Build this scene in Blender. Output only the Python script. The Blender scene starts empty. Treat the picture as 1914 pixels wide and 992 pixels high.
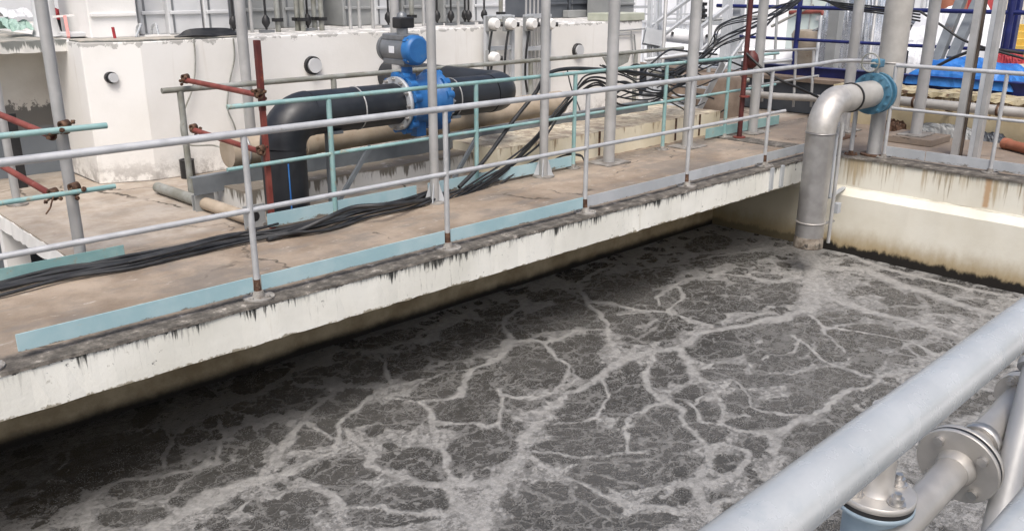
import bpy, bmesh, math, random
import numpy as np
from mathutils import Vector, Matrix, Quaternion
random.seed(7)
S = bpy.context.scene
COL = S.collection
R = math.radians

# ------------------------------------------------------------------ camera
F_PX, YAW, PITCH, ROLL = 1620.03, 0.801822, 0.315608, 0.0041886
CAMP = Vector((0.0, -5.0975, 2.0119))
_f = Vector((math.cos(YAW)*math.cos(PITCH), math.sin(YAW)*math.cos(PITCH), -math.sin(PITCH)))
_r0 = Vector((math.sin(YAW), -math.cos(YAW), 0)); _u0 = _r0.cross(_f)
_r = math.cos(ROLL)*_r0 + math.sin(ROLL)*_u0
_u = -math.sin(ROLL)*_r0 + math.cos(ROLL)*_u0
cd = bpy.data.cameras.new('camera'); cam = bpy.data.objects.new('camera', cd); COL.objects.link(cam)
cam.matrix_world = Matrix(((_r.x, _u.x, -_f.x, CAMP.x), (_r.y, _u.y, -_f.y, CAMP.y), (_r.z, _u.z, -_f.z, CAMP.z), (0, 0, 0, 1)))
cd.sensor_width = 36; cd.lens = 36*F_PX/1914; cd.clip_start = 0.05; cd.clip_end = 1500
S.camera = cam
S.render.resolution_x, S.render.resolution_y = 1024, 530

def P(u, v, x=None, y=None, z=None, d=None):
    """point of the place seen at pixel (u, v) on the plane x=, y= or z=, or at the depth d metres"""
    q = _f + _r*((u-957)/F_PX) + _u*((496-v)/F_PX)
    if x is not None: t = (x-CAMP.x)/q.x
    elif y is not None: t = (y-CAMP.y)/q.y
    elif z is not None: t = (z-CAMP.z)/q.z
    else: t = d
    return CAMP + q*t

# ------------------------------------------------------------------ sky, sun, exposure
W = bpy.data.worlds.new('World'); S.world = W; W.use_nodes = True
nt = W.node_tree; bg = nt.nodes['Background']
sky = nt.nodes.new('ShaderNodeTexSky'); sky.sky_type = 'NISHITA'; sky.sun_disc = False
SUN_EL, SUN_AZ = R(58), R(228)                       # azimuth measured from +X, counter-clockwise
sky.sun_elevation = SUN_EL; sky.sun_rotation = R(90)-SUN_AZ
sky.air_density = 1.0; sky.dust_density = 6.0; sky.ozone_density = 1.2
nt.links.new(sky.outputs[0], bg.inputs[0]); bg.inputs[1].default_value = 0.12
sl = bpy.data.lights.new('sun', 'SUN'); sl.energy = 1.4; sl.angle = R(24); sl.color = (1, .995, .98)
so = bpy.data.objects.new('sun', sl); COL.objects.link(so)
sd = Vector((math.cos(SUN_AZ)*math.cos(SUN_EL), math.sin(SUN_AZ)*math.cos(SUN_EL), math.sin(SUN_EL)))
so.rotation_euler = sd.to_track_quat('Z', 'Y').to_euler()
S.view_settings.view_transform = 'Standard'; S.view_settings.look = 'None'
S.view_settings.exposure = 0.55; S.view_settings.gamma = 1; S.view_settings.use_curve_mapping = False

# ------------------------------------------------------------------ materials
def lin(r, g, b):
    f = lambda c: c/12.92 if c <= .04045 else ((c+.055)/1.055)**2.4
    return tuple(f(c/255.) for c in (r, g, b))
class NT:
    def __init__(s, name):
        s.m = bpy.data.materials.new(name); s.m.use_nodes = True; s.t = s.m.node_tree
        s.b = s.t.nodes['Principled BSDF']; s.pos = s.n('ShaderNodeNewGeometry').outputs['Position']
    def n(s, k, **kw):
        nd = s.t.nodes.new(k)
        for a, v in kw.items(): setattr(nd, a, v)
        return nd
    def l(s, a, b): s.t.links.new(a, b)
    def put(s, sock, v):
        if hasattr(v, 'links') or hasattr(v, 'is_linked'): s.l(v, sock)
        else: sock.default_value = v
    def vec(s, scale=(1, 1, 1), off=(0, 0, 0), src=None):
        mp = s.n('ShaderNodeMapping'); s.l(src or s.pos, mp.inputs[0])
        mp.inputs['Scale'].default_value = scale; mp.inputs['Location'].default_value = off
        return mp.outputs[0]
    def noise(s, scale=1, detail=6, rough=.6, vec=None, dist=0):
        nd = s.n('ShaderNodeTexNoise'); s.l(vec or s.pos, nd.inputs['Vector'])
        nd.inputs['Scale'].default_value = scale; nd.inputs['Detail'].default_value = detail
        nd.inputs['Roughness'].default_value = rough; nd.inputs['Distortion'].default_value = dist
        return nd.outputs[0]
    def ramp(s, v, a, b, va=0, vb=1):
        nd = s.n('ShaderNodeMapRange', interpolation_type='SMOOTHSTEP'); s.l(v, nd.inputs[0])
        for i, x in zip((1, 2, 3, 4), (a, b, va, vb)): nd.inputs[i].default_value = x
        return nd.outputs[0]
    def math(s, op, a, b=0.0, clamp=False):
        nd = s.n('ShaderNodeMath', operation=op, use_clamp=clamp); s.put(nd.inputs[0], a); s.put(nd.inputs[1], b)
        return nd.outputs[0]
    def mix(s, f, a, b):
        nd = s.n('ShaderNodeMix', data_type='RGBA'); s.put(nd.inputs[0], f)
        for i, c in ((6, a), (7, b)):
            if hasattr(c, 'is_linked'): s.l(c, nd.inputs[i])
            else: nd.inputs[i].default_value = (*c, 1)
        return nd.outputs[2]
    def xyz(s):
        nd = s.n('ShaderNodeSeparateXYZ'); s.l(s.pos, nd.inputs[0]); return nd.outputs
    def bump(s, h, strength=.3, dist=.01):
        nd = s.n('ShaderNodeBump'); s.l(h, nd.inputs['Height']); nd.inputs['Strength'].default_value = strength
        nd.inputs['Distance'].default_value = dist; s.l(nd.outputs[0], s.b.inputs['Normal'])
    def done(s, col, rough=.6, metal=0.0, spec=.5):
        s.put(s.b.inputs['Base Color'], col if hasattr(col, 'is_linked') else (*col, 1))
        s.put(s.b.inputs['Roughness'], rough); s.b.inputs['Metallic'].default_value = metal
        s.b.inputs['Specular IOR Level'].default_value = spec
        return s.m
def worn(name, c1, c2, scale=3, rough=.6, metal=0., c3=None, t3=(.6, .72), s3=9, bump=.15, bs=60, spec=.5, lo=.35, hi=.68):
    """two tones through a broad noise, a third (wear, rust, dirt) in patches"""
    k = NT(name)
    col = k.mix(k.ramp(k.noise(scale, 7), lo, hi), c1, c2)
    if c3 is not None: col = k.mix(k.ramp(k.noise(s3, 9, .68), *t3), col, c3)
    if bump: k.bump(k.noise(bs, 4), bump, .004)
    r = k.math('ADD', k.math('MULTIPLY', k.noise(scale*4, 4), .25), rough-.12)
    return k.done(col, r, metal, spec)
M = {}
M['galv'] = worn('galvanised_steel', (.37, .37, .365), (.48, .48, .475), 2.5, .48, .30, (.29, .26, .23), (.64, .8), 9)
M['galv_grey'] = worn('grey_paint_steel', (.40, .42, .44), (.52, .54, .56), 3, .5, .1, (.28, .25, .22), (.68, .8), 10)
M['rail'] = worn('aluminium_paint', (.44, .445, .45), (.56, .565, .57), 5, .42, .30, (.30, .28, .25), (.60, .80), 16)
M['rail_white'] = worn('pale_rail_paint', (.39, .41, .42), (.46, .48, .49), 9, .25, .15, (.33, .37, .395), (.50, .85), 26, bump=.10)
M['teal'] = worn('teal_paint', lin(122, 158, 158), lin(146, 176, 174), 4, .5, 0, lin(150, 146, 128), (.56, .70), 13)
M['sky_blue'] = worn('pale_blue_paint', lin(150, 182, 190), lin(166, 194, 200), 3, .5, 0, lin(116, 116, 106), (.62, .74), 9)
M['toe_grey'] = worn('grey_toe_paint', (.36, .38, .40), (.44, .46, .48), 3, .5, .1, (.30, .27, .24), (.66, .78), 8)
M['old_rail'] = worn('weathered_rail', (.20, .20, .17), (.32, .33, .31), 5, .55, .1, (.16, .12, .08), (.58, .74), 12)
M['rust'] = worn('red_oxide_paint', (.15, .030, .022), (.23, .06, .045), 6, .6, 0, (.30, .20, .18), (.62, .76), 14)
M['dark_rust'] = worn('dark_red_steel', (.055, .012, .012), (.11, .022, .018), 5, .55, .0, (.26, .07, .03), (.60, .74), 10)
M['clamp'] = worn('rusty_clamp', (.06, .03, .018), (.16, .09, .055), 18, .7, .3, (.30, .25, .18), (.58, .72), 30)
M['hdpe'] = worn('black_polyethylene', (.012, .014, .018), (.024, .027, .032), 4, .42, 0, (.06, .06, .06), (.66, .85), 16, bump=.05)
M['blue_line'] = worn('blue_pipe_stripe', (.03, .15, .45), (.05, .2, .5), 6, .5)
M['valve_blue'] = worn('blue_epoxy', (.018, .115, .33), (.032, .165, .42), 5, .42, 0, (.12, .17, .22), (.54, .80), 10, bump=.05)
M['flange_blue'] = worn('light_blue_epoxy', (.048, .145, .225), (.085, .21, .30), 8, .42, 0, (.22, .28, .30), (.62, .76), 18)
M['gunmetal'] = worn('grey_aluminium', (.17, .18, .19), (.24, .25, .26), 6, .42, .4)
M['black'] = worn('black_plastic', (.010, .010, .011), (.022, .022, .023), 10, .5)
M['cable'] = worn('black_cable_sheath', (.012, .013, .015), (.034, .035, .037), 8, .5, 0, (.10, .10, .09), (.62, .8), 6)
M['steel'] = worn('stainless_steel', (.44, .42, .39), (.54, .52, .49), 10, .42, .50, (.36, .33, .30), (.68, .84), 26, bump=.05)
M['steel_pipe'] = worn('dull_stainless_pipe', (.34, .33, .32), (.44, .43, .42), 5, .38, .6, (.24, .23, .22), (.68, .84), 12, bump=.06)
M['pale_pipe'] = worn('pale_painted_pipe', (.37, .355, .33), (.46, .445, .415), 4, .45, .15, (.36, .34, .30), (.68, .82), 12, bump=.06)
M['bolt'] = worn('zinc_bolt', (.45, .44, .42), (.62, .60, .58), 30, .35, .8)
M['beam_grey'] = worn('blue_grey_beam', (.12, .135, .15), (.19, .21, .225), 2.5, .5, .1, (.17, .10, .06), (.60, .70), 4)
M['beige_pipe'] = worn('beige_coated_pipe', (.34, .275, .20), (.46, .385, .30), 3, .6, 0, (.30, .22, .15), (.60, .75), 8)
M['white_plaster'] = worn('white_plaster', (.70, .69, .665), (.80, .79, .77), 1.2, .75, 0, (.42, .41, .38), (.66, .80), 3.2, bump=.3, bs=40)
M['pale_panel'] = worn('pale_grey_panel', (.50, .51, .52), (.60, .61, .62), 1.5, .6, 0, (.38, .38, .37), (.66, .8), 3)
M['mid_panel'] = worn('mid_grey_panel', (.24, .25, .25), (.33, .34, .34), 1.5, .6, 0, (.2, .19, .17), (.64, .8), 3)
M['dark_panel'] = worn('dark_slate_panel', (.07, .08, .095), (.11, .12, .135), 1.5, .5)
M['recess'] = worn('blue_grey_wall', (.16, .18, .20), (.21, .23, .25), 1, .7, 0, (.12, .12, .11), (.6, .75), 3)
M['navy'] = worn('navy_paint', (.008, .012, .08), (.014, .022, .14), 4, .4)
M['tarp'] = worn('blue_tarpaulin', (.018, .12, .40), (.035, .19, .54), 5, .4)
M['red_cloth'] = worn('red_canvas', (.30, .02, .03), (.42, .05, .05), 5, .7)
M['pink'] = worn('faded_pink_paint', (.55, .20, .18), (.62, .30, .28), 5, .6)
M['green_cloth'] = worn('pale_green_sheet', (.24, .36, .31), (.34, .46, .41), 3, .6)
M['foil'] = worn('silver_foil', (.62, .63, .66), (.80, .81, .83), 4, .24, .85, bump=.0)
M['yellow'] = worn('yellow_paint', (.55, .36, .06), (.65, .45, .10), 4, .5)
M['orange_clay'] = worn('orange_pipe', (.27, .095, .05), (.36, .14, .085), 5, .6)
M['white_far'] = worn('white_painted_wall', (.74, .75, .77), (.82, .83, .85), .4, .8)
M['cream_far'] = worn('cream_painted_wall', (.62, .56, .44), (.70, .65, .54), .4, .8)
M['mint_far'] = worn('pale_mint_wall', (.58, .66, .62), (.66, .74, .70), .6, .8)
M['glass_dark'] = worn('dark_window', (.03, .035, .04), (.06, .065, .07), 1, .15)
M['olive'] = worn('pale_olive_pad', (.36, .38, .30), (.46, .48, .40), 3, .7)
M['rubble'] = worn('broken_masonry', (.36, .30, .18), (.50, .44, .30), 5, .8, 0, (.13, .08, .05), (.54, .62), 7, bump=.6, bs=25)
M['brown_dark'] = worn('dark_brown_gap', (.045, .034, .026), (.12, .09, .07), 3, .7)
M['brown_mid'] = worn('brown_concrete', (.16, .12, .09), (.27, .21, .16), 3, .8, 0, (.09, .06, .04), (.6, .75), 5)
M['scum'] = worn('dried_scum', (.16, .13, .10), (.33, .29, .24), 12, .8, 0, (.04, .035, .03), (.5, .62), 9, bump=.6)
M['pale_blue'] = worn('pale_blue_grey_paint', (.24, .32, .38), (.33, .41, .47), 8, .4, .1, (.20, .22, .24), (.6, .8), 20)
M['plate'] = worn('weathered_foot_plate', (.17, .155, .14), (.36, .345, .32), 9, .7, .15, (.12, .08, .05), (.56, .72), 22, bump=.4)
M['sticker'] = worn('white_sticker', (.72, .73, .76), (.78, .79, .81), 20, .5)

def toe_paint(name, a, b):
    k = NT(name); x = k.xyz()
    c = k.mix(k.ramp(k.noise(3, 7), .35, .68), a, b)
    low = k.math('MULTIPLY', k.ramp(x[2], .085, .04), .22)
    c = k.mix(k.ramp(k.math('ADD', k.noise(9, 8, .75, k.vec((1, 1, 2))), low), .70, .80), c, (.17, .15, .125))
    c = k.mix(k.ramp(k.noise(5, 8, .8, k.vec((1, 1, 4), (3, 1, 0))), .60, .72, 0, .6), c, lin(176, 178, 168))
    k.bump(k.noise(40, 4), .2, .003)
    return k.done(c, .55, 0, .4)
M['sky_blue'] = toe_paint('worn_pale_blue_paint', lin(150, 180, 187), lin(168, 192, 197))
M['toe_grey'] = toe_paint('worn_grey_toe_paint', (.36, .38, .40), (.44, .46, .48))
def concrete_deck():
    k = NT('tan_concrete_deck'); x = k.xyz()
    c = k.mix(k.ramp(k.noise(1.3, 9, .65), .32, .66), (.215, .166, .122), (.39, .318, .248))
    c = k.mix(k.math('MULTIPLY', k.ramp(k.noise(2.1, 9, .72, k.vec((.7, 1.5, 1))), .47, .66), .75), c, (.215, .19, .165))
    c = k.mix(k.ramp(k.noise(5, 8, .72, k.vec((1, 2.2, 1), (4, 7, 0))), .585, .68, 0, .75), c, (.52, .475, .42))   # lime smears
    c = k.mix(k.ramp(k.noise(70, 3), .60, .75, 0, .5), c, (.16, .13, .10))
    c = k.mix(k.math('MULTIPLY', k.ramp(k.noise(.85, 8, .7, k.vec((1, 1.2, 1), (1.7, 3.1, 0))), .48, .62), .60), c, (.165, .15, .135))     # damp patches
    c = k.mix(k.ramp(k.noise(28, 6, .8, k.vec((1, 1.5, 1))), .64, .70, 0, .55), c, (.13, .105, .085))
    c = k.mix(k.math('MULTIPLY', k.ramp(x[0], 10.5, 10.9), .55), c, (.19, .155, .13))                      # the landing stays wet
    c = k.mix(k.math('MULTIPLY', k.ramp(x[1], 1.66, 1.9), .55), c, k.mix(k.ramp(k.noise(2.4, 8, .7), .35, .65), (.34, .29, .235), (.55, .50, .44)))   # paler platform
    vo = k.n('ShaderNodeTexVoronoi', feature='DISTANCE_TO_EDGE'); wn = k.n('ShaderNodeTexNoise'); k.l(k.pos, wn.inputs['Vector']); wn.inputs['Scale'].default_value = 4; wn.inputs['Detail'].default_value = 6
    av = k.n('ShaderNodeVectorMath', operation='MULTIPLY_ADD'); k.l(wn.outputs['Color'], av.inputs[0]); av.inputs[1].default_value = (.35, .35, 0); k.l(k.pos, av.inputs[2])
    k.l(av.outputs[0], vo.inputs['Vector']); vo.inputs['Scale'].default_value = .75
    c = k.mix(k.math('MULTIPLY', k.ramp(vo.outputs['Distance'], .003, .010, 1, 0), k.ramp(k.noise(1.1, 4), .48, .60)), c, (.09, .075, .06))
    # black algae band along the outer edges (walkway front y<0, landing edge x<10.55)
    wob = k.math('MULTIPLY', k.math('SUBTRACT', k.noise(4, 6, .7), .5), .22)
    e1 = k.ramp(k.math('ADD', x[1], wob), .04, .13, 1, 0)
    e2 = k.math('MULTIPLY', k.ramp(k.math('ADD', x[0], wob), 10.55, 10.66, 1, 0), k.ramp(x[0], 10.2, 10.25))
    e3 = k.ramp(k.math('ADD', x[1], wob), 1.22, 1.42, 0, .55)
    e = k.math('MAXIMUM', k.math('MAXIMUM', k.math('MULTIPLY', e1, k.ramp(x[0], 10.3, 10.2)), e2), k.math('MULTIPLY', e3, k.ramp(x[1], 1.62, 1.56)))
    g = k.mix(k.ramp(k.noise(9, 9, .75), .40, .66), (.075, .068, .060), (.21, .19, .165))
    g = k.mix(k.ramp(k.noise(9, 7, .75), .585, .66), g, (.42, .385, .345))
    c = k.mix(e, c, g)
    k.bump(k.noise(45, 8, .7), .45, .006)
    return k.done(c, .85, 0, .3)
M['deck'] = concrete_deck()
def fascia():
    k = NT('stained_cream_fascia'); x = k.xyz()
    c = k.mix(k.ramp(k.noise(1.1, 7), .35, .68), (.66, .65, .585), (.78, .77, .71))
    c = k.mix(k.ramp(k.noise(2, 8, .7, k.vec((5, 5, .8))), .58, .74, 0, .45), c, (.48, .44, .34))
    # black drips: long in z, only hanging from the top edge, in clusters
    st = k.noise(1, 6, .75, k.vec((30, 30, 2.0)))
    cl = k.ramp(k.noise(1.5, 3, .6, k.vec((1, 1, .05), (3.3, 0, 0))), .42, .56)
    depth = k.math('ADD', k.ramp(x[2], -.20, -.015), k.math('MULTIPLY', k.math('SUBTRACT', k.noise(5, 5, .7, k.vec((1, 1, .05), (8, 0, 0))), .58), 1.3))
    f = k.math('MULTIPLY', k.math('MULTIPLY', depth, cl), 1.0)
    f = k.ramp(k.math('ADD', k.math('MULTIPLY', f, .36), k.math('SUBTRACT', st, .22)), .50, .63)
    f2 = k.ramp(k.math('ADD', k.noise(14, 8, .75), k.math('MULTIPLY', k.ramp(x[2], -.05, 0), .26)), .63, .70)
    f3 = k.ramp(k.math('ADD', k.noise(11, 8, .75), k.math('MULTIPLY', k.ramp(x[2], -.250, -.276), .17)), .63, .72)
    c = k.mix(k.math('MULTIPLY', f3, .8), c, (.20, .17, .11))
    c = k.mix(k.math('MAXIMUM', f, f2), c, (.035, .036, .034))
    f4 = k.ramp(k.math('ADD', k.noise(1, 6, .7, k.vec((44, 44, 4), (1, 6, 2))), k.math('MULTIPLY', k.ramp(x[2], -.13, -.01), .16)), .58, .72)
    f4 = k.math('MULTIPLY', f4, k.ramp(k.noise(2.3, 5, .7, k.vec((1, 1, .05), (5, 0, 0))), .44, .60))
    c = k.mix(k.math('MULTIPLY', f4, .75), c, (.12, .115, .10))
    k.bump(k.noise(30, 8, .7), .5, .006)
    return k.done(c, .8, 0, .3)
M['fascia'] = fascia()
def under_wall():
    k = NT('brown_black_wall'); x = k.xyz()
    c = k.mix(k.ramp(k.noise(2.2, 8, .7), .3, .7), (.34, .255, .15), (.60, .49, .32))
    z = k.math('ADD', x[2], k.math('MULTIPLY', k.math('SUBTRACT', k.noise(3, 7, .7), .5), .10))
    c = k.mix(k.ramp(z, -1.17, -1.07, 1, 0), c, (.020, .016, .012))  # wall turns black towards the waterline
    k.bump(k.noise(30, 8, .7), .6, .008)
    return k.done(c, .7, 0, .3)
M['under'] = under_wall()
def tank_cream():
    k = NT('streaked_cream_tank_wall'); x = k.xyz()
    c = k.mix(k.ramp(k.noise(1.2, 7), .35, .68), (.68, .645, .54), (.77, .745, .65))
    st = k.noise(1, 6, .65, k.vec((9, 9, .55)))
    top = k.ramp(x[2], -.42, -.02)
    up = k.ramp(x[2], -.36, -.33)
    f = k.ramp(k.math('ADD', st, k.math('MULTIPLY', top, .14)), .56, .74)
    c = k.mix(k.math('MULTIPLY', k.math('MULTIPLY', f, up), .75), c, (.40, .29, .15))
    st2 = k.noise(1, 6, .65, k.vec((22, 22, .9), (5, 2, 1)))
    c = k.mix(k.math('MULTIPLY', k.ramp(k.math('ADD', st2, k.math('MULTIPLY', top, .12)), .64, .76), up), c, (.36, .30, .21))
    rs = k.ramp(k.math('ABSOLUTE', k.math('ADD', k.math('ADD', x[1], 2.02), k.math('MULTIPLY', k.math('SUBTRACT', k.noise(9, 5), .5), .05))), .015, .05, 1, 0)
    c = k.mix(k.math('MULTIPLY', k.math('MULTIPLY', rs, up), .7), c, (.42, .21, .06))
    zz = k.math('ADD', x[2], k.math('MULTIPLY', k.math('SUBTRACT', k.noise(5, 8, .7, k.vec((1, 1, .6))), .5), .26))
    c = k.mix(k.ramp(zz, -1.10, -.80, .85, 0), c, (.33, .24, .11))
    c = k.mix(k.ramp(zz, -1.125, -1.06, 1, 0), c, (.016, .014, .012))
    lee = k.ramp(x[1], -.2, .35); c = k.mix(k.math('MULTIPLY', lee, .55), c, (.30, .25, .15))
    k.bump(k.noise(25, 8, .7), .35, .006)
    return k.done(c, .8, 0, .3)
M['tank'] = tank_cream()
def tank_top_white():
    k = NT('old_white_tank_paint'); x = k.xyz()
    c = k.mix(k.ramp(k.noise(.9, 7), .35, .68), (.73, .715, .68), (.80, .79, .765))
    st = k.noise(1, 6, .65, k.vec((7, 7, .5)))
    c = k.mix(k.math('MULTIPLY', k.ramp(st, .58, .76), .35), c, (.50, .45, .38))
    lo = k.ramp(k.math('ADD', x[2], k.math('MULTIPLY', k.noise(5, 8, .7), .35)), .18, .50, 1, 0)
    c = k.mix(k.math('MULTIPLY', k.math('MULTIPLY', lo, k.ramp(k.noise(6, 8, .75), .42, .58)), .8), c, (.33, .31, .29))
    c = k.mix(k.ramp(k.math('ADD', k.noise(8, 8, .7), k.math('MULTIPLY', k.ramp(x[2], 1.30, 1.43), .28)), .74, .78), c, (.45, .44, .42))
    k.bump(k.noise(18, 8, .7), .35, .008)
    return k.done(c, .8, 0, .3)
M['tank_white'] = tank_top_white()
def recess_peel():
    k = NT('peeling_recess_wall'); x = k.xyz()
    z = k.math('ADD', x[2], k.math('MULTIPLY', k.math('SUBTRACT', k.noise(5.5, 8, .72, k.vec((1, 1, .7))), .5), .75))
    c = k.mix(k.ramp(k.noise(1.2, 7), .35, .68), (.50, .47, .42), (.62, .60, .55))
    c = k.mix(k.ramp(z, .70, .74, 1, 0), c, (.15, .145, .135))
    z2 = k.math('ADD', x[2], k.math('MULTIPLY', k.noise(3, 6, .6), .10))
    c = k.mix(k.ramp(z2, .52, .57, 1, 0), c, k.mix(k.noise(2, 7), (.15, .17, .19), (.22, .245, .27)))
    k.bump(k.noise(25, 8, .7), .4, .006)
    return k.done(c, .8, 0, .3)
M['recess_peel'] = recess_peel()
def grimy(name, a, b, top, zt, drop, grime=(.13, .115, .09), dens=.54):
    k = NT(name); x = k.xyz()
    c = k.mix(k.ramp(k.noise(1.3, 7), .35, .68), a, b)
    st = k.noise(1, 6, .68, k.vec((13, 13, 1.3)))
    f = k.ramp(k.math('ADD', st, k.math('MULTIPLY', k.ramp(x[2], zt-drop, zt), .26)), dens+.12, dens+.22)
    c = k.mix(k.math('MULTIPLY', f, .9), c, grime)
    c = k.mix(k.ramp(k.math('ADD', x[2], k.math('MULTIPLY', k.math('SUBTRACT', k.noise(7, 8, .7), .5), .07)), zt-.01, zt+.015), c, top)
    k.bump(k.noise(25, 8, .7), .4, .006)
    return k.done(c, .8, 0, .3)
M['plinth_white'] = grimy('grimy_white_plinth', (.56, .55, .51), (.68, .67, .64), (.22, .19, .15), .195, .22, dens=.58)
M['plinth_cream'] = grimy('grimy_cream_plinth', (.64, .57, .42), (.74, .69, .56), (.33, .27, .21), .300, .30, (.25, .18, .11), .68)
M['parapet'] = grimy('stained_yellow_parapet', (.40, .33, .21), (.53, .46, .32), (.26, .21, .14), .52, .50, (.20, .11, .05), .55)
M['canopy'] = grimy('peeling_canopy_edge', (.60, .59, .55), (.72, .71, .67), (.45, .41, .35), 1.44, .14, (.14, .15, .14), .44)

def ground_mat():
    k = NT('pale_yard_concrete')
    c = k.mix(k.ramp(k.noise(.25, 8, .65), .35, .65), (.44, .43, .41), (.62, .61, .60))
    k.bump(k.noise(8, 6), .2, .01)
    return k.done(c, .9, 0, .3)
M['ground'] = ground_mat()

# ------------------------------------------------------------------ mesh builder
class MB:
    def __init__(s): s.v = []; s.f = []; s.sm = []
    def _add(s, vs, fs, smooth=False):
        o = len(s.v); s.v += [Vector(p) for p in vs]
        for q in fs: s.f.append([i+o for i in q]); s.sm.append(smooth)
        return s
    def box(s, x0, x1, y0, y1, z0, z1):
        vs = [(x, y, z) for z in (z0, z1) for y in (y0, y1) for x in (x0, x1)]
        return s._add(vs, [(0, 2, 3, 1), (4, 5, 7, 6), (0, 1, 5, 4), (2, 6, 7, 3), (0, 4, 6, 2), (1, 3, 7, 5)])
    def obox(s, c, sx, sy, sz, q=None):
        q = q or Quaternion(); c = Vector(c)
        vs = [c + q @ Vector((x*sx/2, y*sy/2, z*sz/2)) for z in (-1, 1) for y in (-1, 1) for x in (-1, 1)]
        return s._add(vs, [(0, 2, 3, 1), (4, 5, 7, 6), (0, 1, 5, 4), (2, 6, 7, 3), (0, 4, 6, 2), (1, 3, 7, 5)])
    def bar(s, a, b, w, h, up=(0, 0, 1)):
        a = Vector(a); b = Vector(b); d = b-a
        zx = d.normalized(); yv = Vector(up).cross(zx)
        if yv.length < 1e-4: yv = Vector((0, 1, 0)).cross(zx)
        yv.normalize(); zv = zx.cross(yv)
        q = Matrix((zx, yv, zv)).transposed().to_quaternion()
        return s.obox((a+b)/2, d.length, w, h, q)
    def tube(s, pts, r, seg=14, caps=True):
        pts = [Vector(p) for p in pts]; n = len(pts)
        rs = r if isinstance(r, (list, tuple)) else [r]*n
        tan = []
        for i in range(n):
            a = pts[max(i-1, 0)]; b = pts[min(i+1, n-1)]; t = (b-a)
            if i not in (0, n-1): t = (pts[i]-a).normalized() + (b-pts[i]).normalized()
            tan.append(t.normalized() if t.length > 1e-9 else Vector((0, 0, 1)))
        ref = Vector((0, 0, 1)) if abs(tan[0].z) < .9 else Vector((1, 0, 0))
        nx = (ref - tan[0]*ref.dot(tan[0])).normalized(); vs = []; fs = []
        for i in range(n):
            nx = (nx - tan[i]*nx.dot(tan[i])).normalized(); ny = tan[i].cross(nx)
            for k in range(seg):
                a = 2*math.pi*k/seg; vs.append(pts[i] + (nx*math.cos(a)+ny*math.sin(a))*rs[i])
        for i in range(n-1):
            for k in range(seg):
                fs.append((i*seg+k, i*seg+(k+1) % seg, (i+1)*seg+(k+1) % seg, (i+1)*seg+k))
        s._add(vs, fs, True)
        if caps:
            s._add(vs[:seg], [tuple(reversed(range(seg)))]); s._add(vs[-seg:], [tuple(range(seg))])
        return s
    def cyl(s, a, b, r, seg=20): return s.tube([a, b], r, seg)
    def ring(s, a, b, r0, r1, seg=28):
        a = Vector(a); b = Vector(b); t = (b-a).normalized()
        ref = Vector((0, 0, 1)) if abs(t.z) < .9 else Vector((1, 0, 0))
        nx = (ref-t*ref.dot(t)).normalized(); ny = t.cross(nx); vs = []
        for c, r in ((a, r0), (a, r1), (b, r1), (b, r0)):
            for k in range(seg):
                g = 2*math.pi*k/seg; vs.append(c+(nx*math.cos(g)+ny*math.sin(g))*r)
        for j in range(4):
            fs = [(j*seg+k, j*seg+(k+1) % seg, ((j+1) % 4)*seg+(k+1) % seg, ((j+1) % 4)*seg+k) for k in range(seg)]
            o = len(s.v)-0
            if j == 0: s._add(vs, fs, False); base = o
            else:
                for q in fs: s.f.append([i+base for i in q]); s.sm.append(j % 2 == 1)
        return s
    def extrude_x(s, prof, xs, jit=0, axis='x', seed=1):
        """closed profile of (a, z) swept along x (or y) through stations, its corners a little rough"""
        rg = random.Random(seed); n = len(prof); vs = []; fs = []
        for i, x in enumerate(xs):
            for a, z in prof:
                ja = rg.uniform(-jit, jit); jz = rg.uniform(-jit, jit)
                vs.append((x, a+ja, z+jz) if axis == 'x' else (a+ja, x, z+jz))
        for i in range(len(xs)-1):
            for k in range(n): fs.append((i*n+k, i*n+(k+1) % n, (i+1)*n+(k+1) % n, (i+1)*n+k))
        fs.append(tuple(reversed(range(n)))); m = (len(xs)-1)*n; fs.append(tuple(range(m, m+n)))
        return s._add(vs, fs)
    def prism(s, poly, n):
        """planar polygon (3-D points) given thickness along vector n"""
        n = Vector(n); k = len(poly); vs = [Vector(p) for p in poly] + [Vector(p)+n for p in poly]
        fs = [tuple(range(k)), tuple(range(2*k-1, k-1, -1))] + [(i, k+i, k+(i+1) % k, (i+1) % k) for i in range(k)]
        return s._add(vs, fs)
    def hexnut(s, c, ax, r, h):
        c = Vector(c); ax = Vector(ax).normalized()
        return s.tube([c, c+ax*h], r, 6)
    def build(s, name, mat, parent=None, bevel=0):
        org = WORLD_LOC.get(parent.name, Vector()) if parent else Vector()
        me = bpy.data.meshes.new(name)
        me.from_pydata([tuple(p-org) for p in s.v], [], s.f)
        me.polygons.foreach_set('use_smooth', s.sm); me.update()
        bm = bmesh.new(); bm.from_mesh(me); bmesh.ops.remove_doubles(bm, verts=bm.verts, dist=1e-6) if not any(s.sm) else None
        bmesh.ops.recalc_face_normals(bm, faces=bm.faces); bm.to_mesh(me); bm.free()
        o = bpy.data.objects.new(name, me); COL.objects.link(o)
        me.materials.append(M[mat] if isinstance(mat, str) else mat)
        if parent: o.parent = parent; WORLD_LOC[o.name] = org
        if bevel:
            b = o.modifiers.new('edge', 'BEVEL'); b.width = bevel; b.segments = 2; b.limit_method = 'ANGLE'; b.angle_limit = R(40)
        return o
WORLD_LOC = {}
def tag(o, label=None, cat=None, group=None, kind=None):
    for k, v in (('label', label), ('category', cat), ('group', group), ('kind', kind)):
        if v: o[k] = v
    return o
def thing(name, label, cat, loc, group=None):
    o = bpy.data.objects.new(name, None); COL.objects.link(o); o.location = Vector(loc); o.empty_display_size = .1
    WORLD_LOC[o.name] = Vector(loc)
    return tag(o, label, cat, group)
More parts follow.
